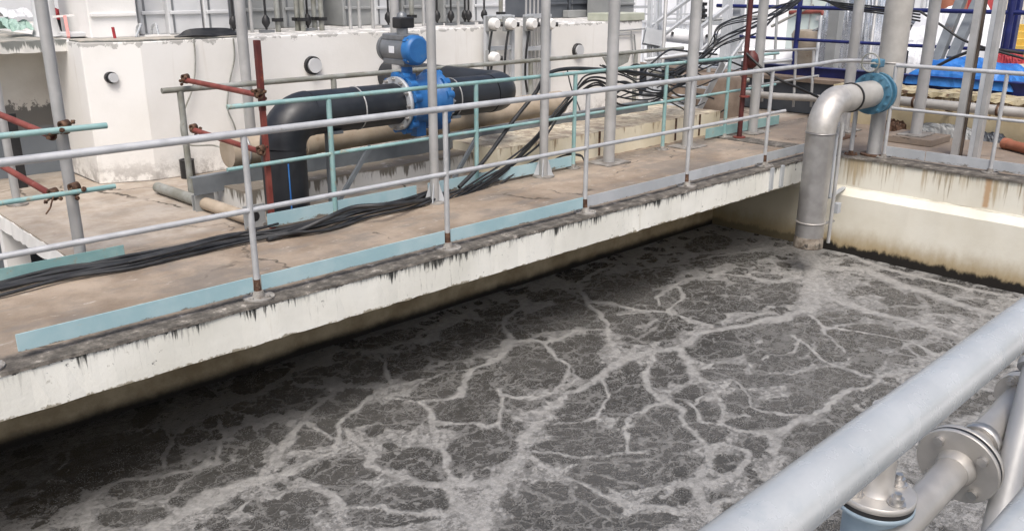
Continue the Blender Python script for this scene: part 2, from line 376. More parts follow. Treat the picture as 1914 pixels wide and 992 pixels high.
def arc(c, a, b, r, n=10):
    """quarter bend of radius r: centre c, from c+a*r to c+b*r (a, b unit, perpendicular)"""
    c = Vector(c); a = Vector(a); b = Vector(b)
    return [c + (a*math.cos(t)+b*math.sin(t))*r for t in [math.pi/2*i/n for i in range(n+1)]]
def smooth_path(pts, per=8):
    pts = [Vector(p) for p in pts]; out = []
    for i in range(len(pts)-1):
        p0 = pts[max(i-1, 0)]; p1 = pts[i]; p2 = pts[i+1]; p3 = pts[min(i+2, len(pts)-1)]
        for k in range(per):
            t = k/per
            out.append(.5*((2*p1)+(p2-p0)*t+(2*p0-5*p1+4*p2-p3)*t*t+(3*p1-p0-3*p2+p3)*t**3))
    return out+[pts[-1]]
def frange(a, b, st): n = max(1, int(round((b-a)/st))); return [a+(b-a)*i/n for i in range(n+1)]
def bolts(parent, c, ax, r, n, size, out, mat='bolt', ph=0, stud=True):
    c = Vector(c); ax = Vector(ax).normalized()
    ref = Vector((0, 0, 1)) if abs(ax.z) < .9 else Vector((1, 0, 0)); nx = (ref-ax*ref.dot(ax)).normalized(); ny = ax.cross(nx)
    for k in range(n):
        g = 2*math.pi*k/n+ph; p = c+(nx*math.cos(g)+ny*math.sin(g))*r
        m = MB().hexnut(p, ax, size, out)
        if stud:
            m.cyl(p-ax*.001, p+ax*.003, size*1.35, 12); m.cyl(p+ax*out*.9, p+ax*out*1.6, size*.55, 10)
        m.build('bolt', mat, parent)
exec_parts = []

# ================================================================== SETTING
g = MB(); g._add([(-400, -400, -1.7), (400, -400, -1.7), (400, 400, -1.7), (-400, 400, -1.7)], [(0, 1, 2, 3)])
tag(g.build('ground', 'ground'), kind='structure')

# ---- tank water with its foam
ZW = -1.2
def water():
    def w2(u, v): p = P(u, v, z=ZW); return (p.x, p.y)
    def wid(u, v, px): p = P(u, v, z=ZW); return px*(p-CAMP).dot(_f)/F_PX
    V = [
     [(1500,468,60),(1520,505,80),(1540,540,90),(1500,580,44),(1440,598,24),(1380,606,18),(1320,620,22),(1285,638,26),(1250,652,34),(1205,660,36),(1165,672,36),(1120,702,24),(1065,733,20),(1025,770,24),(992,808,30),(982,848,34),(942,885,40),(915,930,70),(890,985,84)],
     [(1262,652,20),(1280,668,18),(1290,690,18),(1315,708,22),(1345,725,14),(1362,710,12),(1385,722,10),(1408,741,9),(1414,760,9),(1440,770,9),(1488,776,10),(1532,774,18),(1548,752,14),(1588,733,14),(1628,710,16),(1665,702,22),(1720,690,14)],
     [(1225,660,26),(1210,695,20),(1222,728,22),(1245,756,22),(1268,788,16),(1300,815,18),(1312,850,34),(1322,905,46),(1335,985,60)],
     [(985,846,26),(1030,872,16),(1080,898,14),(1130,926,16),(1172,944,26),(1240,952,24),(1320,955,30),(1400,930,24)],
     [(1165,670,24),(1144,634,16),(1132,616,14),(1115,592,14),(1097,562,16),(1092,535,12),(1105,515,8),(1140,500,6)],
     [(1097,562,14),(1130,566,14),(1174,575,14),(1203,580,14),(1247,586,16),(1291,601,14),(1332,607,12)],
     [(1009,642,14),(985,632,14),(965,638,16),(923,669,16),(882,695,18),(872,718,16),(870,742,18),(824,748,10),(782,754,10),(750,748,12),(706,740,14),(735,719,14),(794,704,8),(853,695,8),(890,690,12)],
     [(1009,642,14),(1032,666,9),(1056,681,9),(1062,697,9),(1052,715,10),(1010,745,14),(960,738,14),(930,722,12),(940,760,12),(930,800,16)],
     [(1009,642,10),(1056,625,10),(1100,616,10),(1132,618,10)],
     [(962,638,14),(950,610,12),(962,585,8),(985,560,6)],
     [(706,740,20),(665,772,18),(654,788,18),(640,830,22),(606,848,24),(566,866,32),(530,888,44),(470,900,60),(430,915,60),(360,945,60),(290,985,70)],
     [(674,806,30),(694,862,22),(724,882,20),(768,894,22),(827,906,30),(870,905,50),(930,900,50)],
     [(735,722,8),(728,700,12),(715,682,8),(700,660,6)],
     [(790,757,14),(806,785,20),(812,832,16),(841,868,16),(862,902,30)],
     [(806,785,16),(850,795,10),(905,800,8),(932,790,10)],
     [(577,900,20),(615,930,18),(635,944,16),(694,941,12),(760,948,16),(830,960,30)],
     [(640,830,12),(600,800,10),(560,780,16),(540,810,18),(520,840,22),(500,880,30)],
     [(560,780,14),(590,755,16),(620,735,14),(660,715,10)],
     [(1560,560,60),(1640,588,40),(1710,602,30),(1760,618,26),(1850,650,30),(1914,690,30)],
     [(1540,500,60),(1620,505,40),(1690,535,50),(1760,560,30),(1830,580,40),(1900,590,30)],
     [(1560,470,20),(1640,495,24),(1730,520,20),(1810,540,22),(1880,548,20)],
     [(1620,702,24),(1585,690,12),(1548,678,10),(1514,654,8),(1490,640,10),(1470,628,8)],
     [(1503,587,10),(1535,611,8),(1542,624,9),(1568,643,7),(1590,662,6)],
     [(1535,611,7),(1590,614,7),(1650,622,8),(1720,640,10),(1780,680,12)],
     [(1494,640,12),(1480,655,6),(1440,660,5),(1420,670,5)],
     [(1315,690,6),(1360,688,5),(1420,690,5),(1470,700,6),(1515,692,7)],
     [(1532,776,18),(1480,797,20),(1447,816,30),(1408,810,16),(1364,798,16),(1350,755,14),(1340,730,12)],
     [(1447,816,24),(1455,850,16),(1440,890,18),(1460,950,30)],
     [(1311,835,30),(1350,830,18),(1400,845,16),(1380,880,20),(1340,905,24)],
     [(1364,798,12),(1320,790,12),(1290,768,10),(1275,750,12)],
     [(1282,754,9),(1330,745,7),(1345,750,8)],
     [(1500,470,30),(1440,462,16),(1380,470,14),(1320,480,8),(1260,495,6),(1200,500,5)],
     [(1500,520,40),(1460,530,14),(1400,520,10),(1350,512,10),(1290,520,8),(1240,540,8),(1225,570,8)],
     [(1247,586,10),(1275,560,8),(1262,535,7)],
     [(982,850,16),(1050,845,10),(1110,848,9),(1165,842,8),(1210,836,7)],
     [(1165,842,6),(1160,800,8),(1185,770,8),(1230,745,10)],
     [(1120,702,12),(1140,745,9),(1130,770,12),(1100,778,10),(1040,790,8)],
     [(1310,900,22),(1270,910,16),(1240,930,16)],
     [(900,985,60),(860,940,50),(840,905,30)],
     [(700,985,20),(760,970,16),(820,975,20)],
     [(300,870,8),(320,840,12),(315,800,10),(330,760,6)],
     [(300,890,14),(360,880,16),(420,860,16),(440,820,12),(410,780,8)],
     [(140,985,30),(180,930,20),(240,900,16),(300,885,14)],
     [(120,880,10),(140,840,8)],
     [(1700,640,10),(1720,670,12),(1760,690,10)],
     [(1690,760,16),(1740,740,16),(1800,720,16),(1870,730,18),(1914,720,18)],
     [(1780,800,16),(1830,780,18),(1880,800,16)],
     [(1590,820,16),(1640,800,16),(1690,760,14)],
    ]
    x0, x1, y0, y1, st = -2.0, 10.2, -6.4, 1.4, .024
    xs = np.arange(x0, x1+1e-6, st); xs[-1] = x1; ys = np.linspace(y0, y1, int((y1-y0)/st)+1)
    X, Y = np.meshgrid(xs, ys); rg = np.random.default_rng(3)
    def vnoise(X, Y, s, seed):
        r = np.random.default_rng(seed); T = r.random((256, 256))
        a = X*s+100; b = Y*s+100; i = np.floor(a).astype(int); j = np.floor(b).astype(int); fa = a-i; fb = b-j
        fa = fa*fa*(3-2*fa); fb = fb*fb*(3-2*fb); t = lambda p, q: T[p % 256, q % 256]
        return (t(i, j)*(1-fa)+t(i+1, j)*fa)*(1-fb)+(t(i, j+1)*(1-fa)+t(i+1, j+1)*fa)*fb - .5
    def fbm(X, Y, s, seed, o=4): return sum(vnoise(X, Y, s*2**k, seed+k)*.6**k for k in range(o))
    Xw = X + .10*fbm(X, Y, 2.5, 11); Yw = Y + .13*fbm(X, Y, 2.5, 31)
    F = np.zeros_like(X)
    for line in V:
        q = [(*w2(u, v), wid(u, v, w)*.5) for u, v, w in line]
        for (ax, ay, aw), (bx, by, bw) in zip(q[:-1], q[1:]):
            mg = max(aw, bw)*3+.35
            i0, i1 = np.searchsorted(xs, (min(ax, bx)-mg, max(ax, bx)+mg)); j0, j1 = np.searchsorted(ys, (min(ay, by)-mg, max(ay, by)+mg))
            if i1 <= i0 or j1 <= j0: continue
            xx = Xw[j0:j1, i0:i1]; yy = Yw[j0:j1, i0:i1]; dx, dy = bx-ax, by-ay; L = dx*dx+dy*dy+1e-9
            t = np.clip(((xx-ax)*dx+(yy-ay)*dy)/L, 0, 1); d = np.hypot(xx-ax-t*dx, yy-ay-t*dy); w = (aw+(bw-aw)*t)*.85+.008
            f = np.clip(1.30-.75*(d/w), 0, 1.0)      # flat core, soft ragged rim
            F[j0:j1, i0:i1] = np.maximum(F[j0:j1, i0:i1], f)
    # dark cells between the foam: traced open patches, then small ones filling what is left
    CT = '''1150,545,46,26 1230,509,30,9 1024,551,28,8 938,584,27,12 1056,592,46,18 991,604,27,13 941,625,22,16 894,628,34,22 997,681,54,33 1035,709,20,11 906,698,26,19 906,731,25,13 1068,651,44,13 1094,681,21,18 1085,637,29,7 1218,625,38,10 1180,598,26,8 1168,613,15,8 1247,607,26,8 1138,598,12,12 1115,613,14,8 1218,557,20,10 1259,563,19,10 1230,577,14,5 1306,536,35,7 1224,528,17,6 1238,690,24,22 1274,692,15,17 1256,660,16,11 1153,698,32,18 1133,716,17,11 1106,737,20,12 1188,725,20,14 1091,741,36,14 1080,768,33,12 1068,797,32,14 1162,756,24,16 1106,835,84,20 1227,788,46,21 1247,824,38,17 1188,877,82,22 1091,950,42,30 1015,935,42,26 991,977,35,13 1253,930,32,12 1309,785,18,12 1297,738,21,14 1306,765,25,10 1335,815,18,13 897,835,45,26 874,774,32,19 931,785,17,12 962,800,14,9 956,744,18,13 991,753,14,11 903,885,12,6 944,932,9,13 1183,977,50,12 868,622,30,14 818,654,25,11 856,657,26,11 771,669,20,20 691,678,40,13 694,701,40,12 847,690,27,9 788,701,25,6 833,725,37,20 791,740,17,9 853,766,53,20 750,772,31,21 685,775,21,14 629,760,35,14 656,740,32,9 612,801,37,20 529,740,33,12 574,822,19,11 515,807,17,14 641,877,52,19 659,924,23,13 624,910,23,7 768,935,58,24 760,962,48,13 565,938,35,14 491,950,23,9 812,877,37,18 753,856,34,14 674,959,21,13 494,977,33,11 556,977,23,11 465,818,16,11 452,836,34,10 465,859,18,8 430,877,28,11 424,935,24,14 518,812,17,11 221,859,84,34 112,924,26,15 230,962,33,16 60,950,34,16 285,962,22,11 265,912,43,11 1326,455,30,11 1326,487,26,9 1397,481,35,6 1399,493,12,5 1374,511,18,5 1456,549,36,14 1294,551,24,7 1335,543,26,7 1309,569,33,15 1362,569,25,11 1397,540,30,7 1403,572,16,8 1265,548,10,5 1276,590,14,5 1329,594,21,6 1465,599,35,9 1382,622,40,14 1450,620,25,12 1353,652,34,15 1309,646,20,16 1456,655,42,18 1568,593,40,9 1515,616,27,8 1512,631,20,7 1597,628,48,15 1553,661,26,14 1580,650,17,14 1624,672,23,14 1677,587,34,7 1353,696,32,9 1444,687,23,7 1559,714,56,20 1403,711,32,8 1518,481,10,5 1568,503,18,6 1615,543,22,5 1644,527,13,6 1671,528,15,5 1662,509,20,7 1618,484,30,6 1720,556,50,9 1727,531,24,9 1774,533,34,13 1862,543,28,9 1792,573,40,9 1382,749,25,16 1443,760,28,12 1509,755,33,15 1305,768,22,10 1337,768,12,10 1393,794,33,12 1459,786,31,10 1340,815,18,12 1403,837,20,14 1477,834,23,12 1517,823,22,12 1535,800,17,9 1493,800,10,7 1577,771,20,13 1604,744,15,8 1643,734,20,8 1750,722,30,11 1800,762,28,11 1720,790,24,11 1850,742,26,9 1480,705,26,8 1490,680,22,6 1650,640,30,8 1700,625,28,7 1690,665,26,8 1740,650,26,7 1420,600,24,6 1200,540,14,6 1120,500,22,6 1180,515,20,6 1060,560,18,6 700,640,24,8 750,625,26,8 640,690,24,9 580,700,26,9 590,735,18,8 480,760,26,10 420,790,26,10 360,820,26,10 330,880,22,10 380,880,20,9 300,820,24,10 150,870,26,12'''
    def jac(u, v, a, b, th=0):
        c = np.array(w2(u, v)); e1 = (np.array(w2(u+a, v-.12*a))-c)*1.38; e2 = (np.array(w2(u, v+b))-c)*1.38
        return c, np.linalg.inv(np.stack([e1, e2], 1))
    cl_ = [jac(*map(float, t.split(','))) for t in CT.split()]
    D1 = np.full(X.shape, 9.); D2 = np.full(X.shape, 9.)
    Xc = X + .05*fbm(X, Y, 5, 111) + .03*fbm(X, Y, 13, 131, 3); Yc = Y + .065*fbm(X, Y, 5, 151) + .04*fbm(X, Y, 13, 171, 3)
    def stamp(c, m, lim=2.2):
        ex = np.abs(np.linalg.inv(m)).sum(1)*lim+.1
        i0, i1 = np.searchsorted(xs, (c[0]-ex[0], c[0]+ex[0])); j0, j1 = np.searchsorted(ys, (c[1]-ex[1], c[1]+ex[1]))
        if i1 <= i0 or j1 <= j0: return
        dx = Xc[j0:j1, i0:i1]-c[0]; dy = Yc[j0:j1, i0:i1]-c[1]
        d = np.hypot(m[0, 0]*dx+m[0, 1]*dy, m[1, 0]*dx+m[1, 1]*dy)
        a = D1[j0:j1, i0:i1]; b = D2[j0:j1, i0:i1]
        D2[j0:j1, i0:i1] = np.minimum(b, np.maximum(a, d)); D1[j0:j1, i0:i1] = np.minimum(a, d)
    for c, m in cl_: stamp(c, m)
    for k in range(2600):
        x, y = rg.uniform(x0, x1), rg.uniform(y0, y1); r = rg.choice([.035, .05, .07, .10, .16, .25], p=[.28, .26, .2, .14, .08, .04])
        i = min(np.searchsorted(xs, x), len(xs)-1); j = min(np.searchsorted(ys, y), len(ys)-1)
        if D1[j, i] < .98+r*2.6 or F[j, i] > .5: continue
        a = rg.uniform(0, 3.14); q = rg.uniform(.5, .9); R_ = np.array([[math.cos(a), math.sin(a)], [-math.sin(a), math.cos(a)]])
        stamp(np.array([x, y]), np.diag([1/r, 1/(r*q)]) @ R_)
    out = np.clip((D1-.84)/.30, 0, 1); out = out*out*(3-2*out)
    mem = np.clip(1-(D2-D1)/.20, 0, 1)*np.clip((D1-.45)/.35, 0, 1)*.8
    F = np.maximum(F, np.maximum(out*.84, mem*1.05))
    # how much broken foam each area carries (thin near the walkway wall, thicker in the open)
    D = np.clip(.5 + .75*fbm(X, Y, .55, 71, 3), 0, 1)
    ny, nx = X.shape
    Z = ZW + .010*fbm(X, Y, 1.6, 51, 3) + .004*F
    co = np.stack([X, Y, Z], -1).reshape(-1, 3)
    idx = np.arange(nx*ny).reshape(ny, nx)
    q = np.stack([idx[:-1, :-1], idx[:-1, 1:], idx[1:, 1:], idx[1:, :-1]], -1).reshape(-1, 4)
    me = bpy.data.meshes.new('tank_water'); me.vertices.add(len(co)); me.vertices.foreach_set('co', co.ravel())
    me.loops.add(q.size); me.loops.foreach_set('vertex_index', q.ravel()); me.polygons.add(len(q))
    me.polygons.foreach_set('loop_start', np.arange(0, q.size, 4)); me.update()
    me.polygons.foreach_set('use_smooth', np.ones(len(q), bool))
    for nm, arr in (('foam_vein', F), ('foam_density', D)):
        at = me.attributes.new(nm, 'FLOAT', 'POINT'); at.data.foreach_set('value', arr.ravel().astype(np.float32))
    o = bpy.data.objects.new('tank_water', me); COL.objects.link(o); tag(o, kind='structure')
    # material
    k = NT('foaming_sludge_water')
    a1 = k.n('ShaderNodeAttribute', attribute_name='foam_vein').outputs['Fac']
    a2 = k.n('ShaderNodeAttribute', attribute_name='foam_density').outputs['Fac']
    def warp(scale, amt):
        nz = k.n('ShaderNodeTexNoise'); k.l(k.pos, nz.inputs['Vector']); nz.inputs['Scale'].default_value = scale; nz.inputs['Detail'].default_value = 4
        sb = k.n('ShaderNodeVectorMath', operation='SUBTRACT'); k.l(nz.outputs['Color'], sb.inputs[0]); sb.inputs[1].default_value = (.5, .5, .5)
        sc = k.n('ShaderNodeVectorMath', operation='SCALE'); k.l(sb.outputs[0], sc.inputs[0]); sc.inputs['Scale'].default_value = amt
        ad = k.n('ShaderNodeVectorMath', operation='ADD'); k.l(k.pos, ad.inputs[0]); k.l(sc.outputs[0], ad.inputs[1]); return ad.outputs[0]
    def edge(scale, vec, rand=1):
        vo = k.n('ShaderNodeTexVoronoi', feature='DISTANCE_TO_EDGE', voronoi_dimensions='2D'); k.l(vec, vo.inputs['Vector']); vo.inputs['Scale'].default_value = scale
        vo.inputs['Randomness'].default_value = rand; return vo.outputs['Distance']
    wv = warp(3.2, .34); wv2 = warp(7, .20)
    nz1 = k.noise(6, 8, .74); nz2 = k.noise(34, 7, .78); nz3 = k.noise(2.2, 5, .6); nz4 = k.noise(95, 3, .7)
    def cen(x, a): return k.math('MULTIPLY', k.math('SUBTRACT', x, .5), a)
    # main rivers: soft core, torn granular rim
    rag = k.math('ADD', a1, k.math('ADD', cen(nz1, .95), k.math('ADD', cen(nz2, 1.15), cen(nz4, .75))))
    main = k.math('MULTIPLY', k.ramp(rag, .42, .84), k.ramp(a1, .35, 1.0, .72, 1.0))
    # second order strings: curved, broken, varying in width
    e1 = edge(2.3, k.vec((1, 1.15, 1), src=wv)); wd = k.math('ADD', cen(nz3, .24), .012)
    s1 = k.math('MULTIPLY', k.ramp(k.math('ADD', k.math('SUBTRACT', e1, wd), cen(nz2, -.10)), -.03, .05, 1, 0), .60)
    rd = k.math('ABSOLUTE', k.math('SUBTRACT', k.noise(3.6, 3, .55, k.vec((1, 1.3, 1), src=wv2), .5), .5))
    s2 = k.math('MULTIPLY', k.ramp(k.math('ADD', rd, k.math('ADD', cen(nz2, .06), cen(k.noise(1.7, 4, .6, k.vec((1, 1, 1), (7, 3, 0))), -.10))), .002, .030, 1, 0), .58)
    e3 = edge(6.0, k.vec((1, 1.35, 1), (3, 5, 0), src=wv2)); wd3 = cen(k.noise(1.9, 5, .65, k.vec((1, 1, 1), (2, 9, 0))), .34)
    s3 = k.math('MULTIPLY', k.ramp(k.math('ADD', k.math('SUBTRACT', e3, wd3), cen(nz2, -.12)), -.03, .07, 1, 0), .50)
    # bubbles and flecks
    vo = k.n('ShaderNodeTexVoronoi', voronoi_dimensions='2D'); k.l(k.pos, vo.inputs['Vector']); vo.inputs['Scale'].default_value = 58
    fl = k.math('MULTIPLY', k.ramp(vo.outputs['Distance'], .14, .36, 1, 0), k.ramp(k.math('ADD', k.noise(9, 6, .7, k.vec((1, 1, 1), (9, 1, 0))), cen(a2, .20)), .44, .62))
    fl2 = k.math('MULTIPLY', k.ramp(k.noise(26, 8, .82, k.vec((1, 1.4, 1))), .52, .72), .34)
    brk = k.math('MULTIPLY', k.ramp(k.math('ADD', k.noise(8, 9, .78), cen(a2, .34)), .58, .74), .45)
    foam = k.math('MAXIMUM', main, k.math('MAXIMUM', s1, k.math('MAXIMUM', s2, s3)))
    foam = k.math('MAXIMUM', foam, k.math('MAXIMUM', k.math('MULTIPLY', fl, .85), k.math('MAXIMUM', fl2, brk)), True)
    # the froth itself is broken: dark water flecks and streaks show through it, least in the thick rivers
    hole = k.ramp(k.math('ADD', k.noise(13, 9, .80, k.vec((1, 1.5, 1), (4, 4, 0))), cen(k.noise(1.5, 4), .16)), .50, .64)
    hole = k.math('MULTIPLY', hole, k.ramp(a1, .72, 1.0, .78, .18))
    foam = k.math('MULTIPLY', foam, k.math('SUBTRACT', 1.0, hole))
    # thinner foam at the left, plus walkway shade put into the colours
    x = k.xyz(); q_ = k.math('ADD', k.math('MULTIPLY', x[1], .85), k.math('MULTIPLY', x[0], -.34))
    left_shade = k.ramp(k.math('ADD', q_, cen(k.noise(.9, 4), .9)), -1.15, .55, 1, .20)
    foam = k.math('MULTIPLY', foam, left_shade)
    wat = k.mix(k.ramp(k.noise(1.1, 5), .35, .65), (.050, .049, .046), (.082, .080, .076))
    wat = k.mix(k.ramp(left_shade, .3, .9), (.022, .020, .017), wat)  # water colour darkened for the same walkway shade
    fo = k.mix(k.ramp(k.noise(17, 8, .78), .3, .72), (.205, .202, .193), (.375, .369, .356))
    spk = k.math('MULTIPLY', k.ramp(nz4, .60, .72), k.ramp(k.noise(1.6, 4), .42, .58))
    fo = k.mix(k.math('MULTIPLY', spk, .7), fo, (.56, .545, .52))
    col = k.mix(foam, wat, fo)
    h = k.math('ADD', k.math('MULTIPLY', foam, .9), k.math('ADD', k.math('MULTIPLY', k.noise(14, 6, .65), .9), k.math('MULTIPLY', nz2, .5)))
    k.bump(h, .7, .020)
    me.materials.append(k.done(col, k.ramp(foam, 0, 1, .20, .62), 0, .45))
water()

# ---- walkway across the tank
XS = frange(-4, 10.19, .09)
wk = thing('concrete_walkway', 'long concrete walkway slab over the foaming tank with a tan top and stained cream edge', 'walkway', (3, .7, 0))
MB().extrude_x([(-.118, -.278), (1.60, -.278), (1.60, -.021), (-.118, -.021)], XS, .005).build('slab', 'fascia', wk)
MB().extrude_x([(-.126, -.020), (1.62, -.020), (1.62, 0), (-.122, 0)], XS, .0025, seed=4).build('deck', 'deck', wk)
# broken notch bracket bits at the far end of the slab edge
for x in (8.95, 9.18):
    MB().bar((x, -.135, -.25), (x, -.135, .0), .03, .05, (1, 0, 0)).build('steel_bracket', 'galv_grey', wk)
# ---- tank wall under the walkway and across the end
uw = thing('tank_side_wall', 'brown tank wall in the shade under the walkway', 'wall', (3, 1.45, -1.7))
MB().box(-4, 10.30, 1.40, 1.62, -1.69, -.281).build('wall_face', 'under', uw)
cw = thing('tank_end_wall', 'cream tank end wall with a bright ledge and rusty streaks, beyond the drop pipe', 'wall', (10.3, -3, -1.7))
YS = frange(-8.0, 1.398, .12)
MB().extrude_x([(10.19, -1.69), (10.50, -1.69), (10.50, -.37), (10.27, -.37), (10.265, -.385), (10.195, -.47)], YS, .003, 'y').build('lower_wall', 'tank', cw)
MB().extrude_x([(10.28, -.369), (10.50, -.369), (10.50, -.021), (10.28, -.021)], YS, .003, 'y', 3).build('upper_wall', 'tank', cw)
# ---- landing across the end of the walkway
ld = thing('concrete_landing', 'brown concrete landing between the tank end wall and the yellow parapet', 'walkway', (11.5, -2, 0))
MB().extrude_x([(10.262, -.020), (13.0, -.020), (13.0, 0), (10.266, 0)], frange(-8, 1.64, .12), .003, 'y', 5).build('deck', 'deck', ld)
MB().box(10.51, 13.0, -8, 1.63, -1.69, -.0205).build('base', 'under', ld)
# ---- near walkway the photographer stands on, out of view but real
nw = thing('concrete_ledge', 'near concrete ledge under the foreground rail at the lower right', 'walkway', (2, -6, .5))
MB().box(-4, 10.2, -7.2, -5.25, -1.69, .45).build('slab', 'fascia', nw)

# ---- platform behind the walkway at the left
pf = thing('concrete_platform', 'sandy concrete platform with a white flaking side behind the walkway', 'platform', (2.8, 2.8, 0))
MB().extrude_x([(1.622, -.020), (4.35, -.020), (4.35, 0), (1.622, 0)], frange(1.96, 13.2, .12), .003, seed=8).build('deck', 'deck', pf)
MB().extrude_x([(1.945, -.15), (2.20, -.15), (2.20, -.021), (1.955, -.021)], frange(1.63, 3.95, .08), .010, 'y', 9).build('edge_beam', 'white_plaster', pf)
for yy in (1.64, 3.70):
    MB().extrude_x([(1.955, -1.69), (2.16, -1.69), (2.16, -.151), (1.955, -.151)], [yy, yy+.13], .010, 'y', int(yy*9)).build('pillar', 'white_plaster', pf)
MB().box(2.75, 13.0, 1.63, 4.3, -1.69, -.0215).build('base', 'dark_panel', pf)  # dark colour stands for the shaded void under the platform
MB().box(2.21, 2.749, 3.9, 4.3, -1.69, -.0215).build('base', 'dark_panel', pf)  # far end of the void, its shade likewise put into the colour

# ---- big white tank
tk = thing('white_tank', 'large white painted tank wall behind the black pipe', 'tank', (7.5, 4.2, 0))
MB().prism([(3.56, 4.0, .001), (11.75, 4.0, .001), (11.75, 9.5, .001), (3.05, 9.5, .001), (3.05, 4.2, .001)], (0, 0, 1.425)).build('wall', 'tank_white', tk, .012)
MB().prism([(3.06, 4.205, 1.427), (3.56, 4.005, 1.427), (4.62, 4.005, 1.427), (4.62, 4.35, 1.427), (3.06, 4.55, 1.427)], (0, 0, .02)).build('worn_cap', 'canopy', tk, .006)
# steps in the right corner of the tank
cab = thing('corner_column', 'pale concrete corner block capping the right end of the white tank', 'block', (11.6, 4.1, 1.43))
MB().prism([(10.95, 3.98, 1.428), (11.78, 3.98, 1.428), (11.78, 4.5, 1.428), (10.95, 4.5, 1.428)], (0, 0, .12)).build('block', 'olive', cab, .01)

# ---- plinths behind the railing
p1 = thing('white_plinth', 'low white plinth with a grimy top edge under the black pipe', 'plinth', (4.9, 2.5, 0))
MB().extrude_x([(2.05, .001), (3.05, .001), (3.05, .20), (2.06, .21)], frange(3.55, 6.32, .1), .006).build('plinth_body', 'plinth_white', p1)
p2 = thing('cream_plinth', 'low cream plinth with yellow panels and rust drips beside the thick grey poles', 'plinth', (8.6, 2.3, 0))
MB().extrude_x([(1.66, .001), (3.0, .001), (3.0, .30), (1.67, .305)], frange(6.325, 10.6, .1), .006).build('plinth_body', 'plinth_cream', p2)
for x in (7.75, 8.0, 9.3, 9.55, 10.1):
    MB().box(x-.012, x+.012, 1.652, 1.668, .02, .31).build('joint_strip', 'clamp', p2)

# ================================================================== RAILINGS
def base_plate(par, x, y, z, r, mat='plate', n=4):
    m = MB(); m.tube([(x, y, z), (x, y, z+.012)], r, 20); m.tube([(x, y, z+.012), (x, y, z+.05)], [r*.42, r*.33], 14)
    for k in range(n):
        a = 2*math.pi*k/n+.5; m.hexnut((x+r*.74*math.cos(a), y+r*.74*math.sin(a), z+.012), (0, 0, 1), r*.12, .014)
    return m.build('base_plate', mat, par)
fr = thing('front_railing', 'silver two-bar railing along the tank side of the walkway with blue and grey toe boards', 'railing', (4, 0, 0))
FX = [.93, 2.57, 4.22, 5.86, 7.45, 8.99]
MB().tube(smooth_path([(-3, 0, 1.10), (.9, 0, 1.10), (4, .0, 1.10), (8.99, 0, 1.095), (9.9, 0, 1.09), (10.75, .08, 1.085), (11.15, -.12, 1.075), (11.3, -.30, 1.07)], 6), .0245, 14).build('top_rail', 'rail', fr)
MB().tube([(-3, 0, .60), (9.35, 0, .60)], .019, 12).build('mid_rail', 'rail', fr)
for i, x in enumerate(FX):
    p = MB().tube([(x, 0, .012), (x, 0, 1.08)], .021, 12).build('post', 'rail', fr)
    base_plate(p, x, -.005, .001, .105)
    MB().tube([(x, 0, .045), (x, 0, .10), (x, 0, .13)], [.026, .0225, .0215], 12).build('rust_collar', 'clamp', p)
for i, (a, b) in enumerate(zip([1.08]+FX[1:-1], FX[1:])):
    MB().box(a+.03, b-.03, -.004, .004, .045, .150).build('toe_board', 'sky_blue' if b < 6 else 'toe_grey', fr, .002)
MB().box(-1.2, .86, -.004, .004, .045, .150).build('toe_board', 'sky_blue', fr, .002)
MB().box(9.03, 10.1, -.004, .004, .045, .150).build('toe_board', 'toe_grey', fr, .002)

YB = 1.42
bl = thing('left_back_railing', 'short teal two-bar railing end held by rusty clamps at the left edge', 'railing', (1, YB, 0))
MB().tube([(-3, YB, 1.04), (2.24, YB, 1.02)], .022, 12).build('top_rail', 'teal', bl)
MB().tube([(-3, YB, .575), (2.24, YB, .575)], .0185, 12).build('mid_rail', 'teal', bl)
MB().box(-3, 2.24, YB-.003, YB+.003, .02, .125).build('toe_board', 'teal', bl, .002)
MB().tube([(-.3, YB, .001), (-.3, YB, 1.02)], .021, 12).build('post', 'teal', bl)

br = thing('back_railing', 'teal two-bar railing along the back of the walkway in front of the black pipe', 'railing', (6.5, YB, 0))
MB().tube([(3.17, YB, 1.065), (11.6, YB, 1.06)], .0205, 12).build('top_rail', 'teal', br)
MB().tube([(3.12, YB, .57), (7.3, YB, .59), (11.6, YB, .62)], .0175, 12).build('mid_rail', 'teal', br)
for x in (4.10, 5.80, 7.27, 8.95, 10.35):
    p = MB().tube([(x, YB, .012), (x, YB, 1.05)], .0235, 12).build('post', 'teal', br)
    base_plate(p, x, YB, .001, .085)
MB().box(3.43, 5.02, YB-.003, YB+.003, .03, .15).build('toe_board', 'sky_blue', br, .002)
MB().box(5.16, 7.24, YB-.003, YB+.003, .03, .15).build('toe_board', 'sky_blue', br, .002)
MB().box(9.9, 11.8, YB-.003, YB+.003, .03, .16).build('toe_board', 'teal', br, .002)
# flat plate fixed low on the second post
gr = thing('upper_railing', 'weathered olive-grey pipe railing on the white plinth against the white tank', 'railing', (7, 2.89, .2))
MB().tube([(3.27, 2.89, 1.055), (11.35, 2.89, 1.065)], .027, 12).build('top_rail', 'old_rail', gr)
for x, z in ((3.44, .001), (5.10, .2), (6.40, .301), (8.05, .301), (10.20, .301)):
    MB().tube([(x, 2.89, z), (x, 2.89, 1.04)], .03, 12).build('post', 'old_rail', gr)
MB().prism([(9.45, 2.87, 1.03), (10.05, 2.87, 1.04), (10.0, 2.87, .93), (9.72, 2.87, .86), (9.6, 2.87, .86)], (0, .02, 0)).build('gusset_plate', 'old_rail', gr)

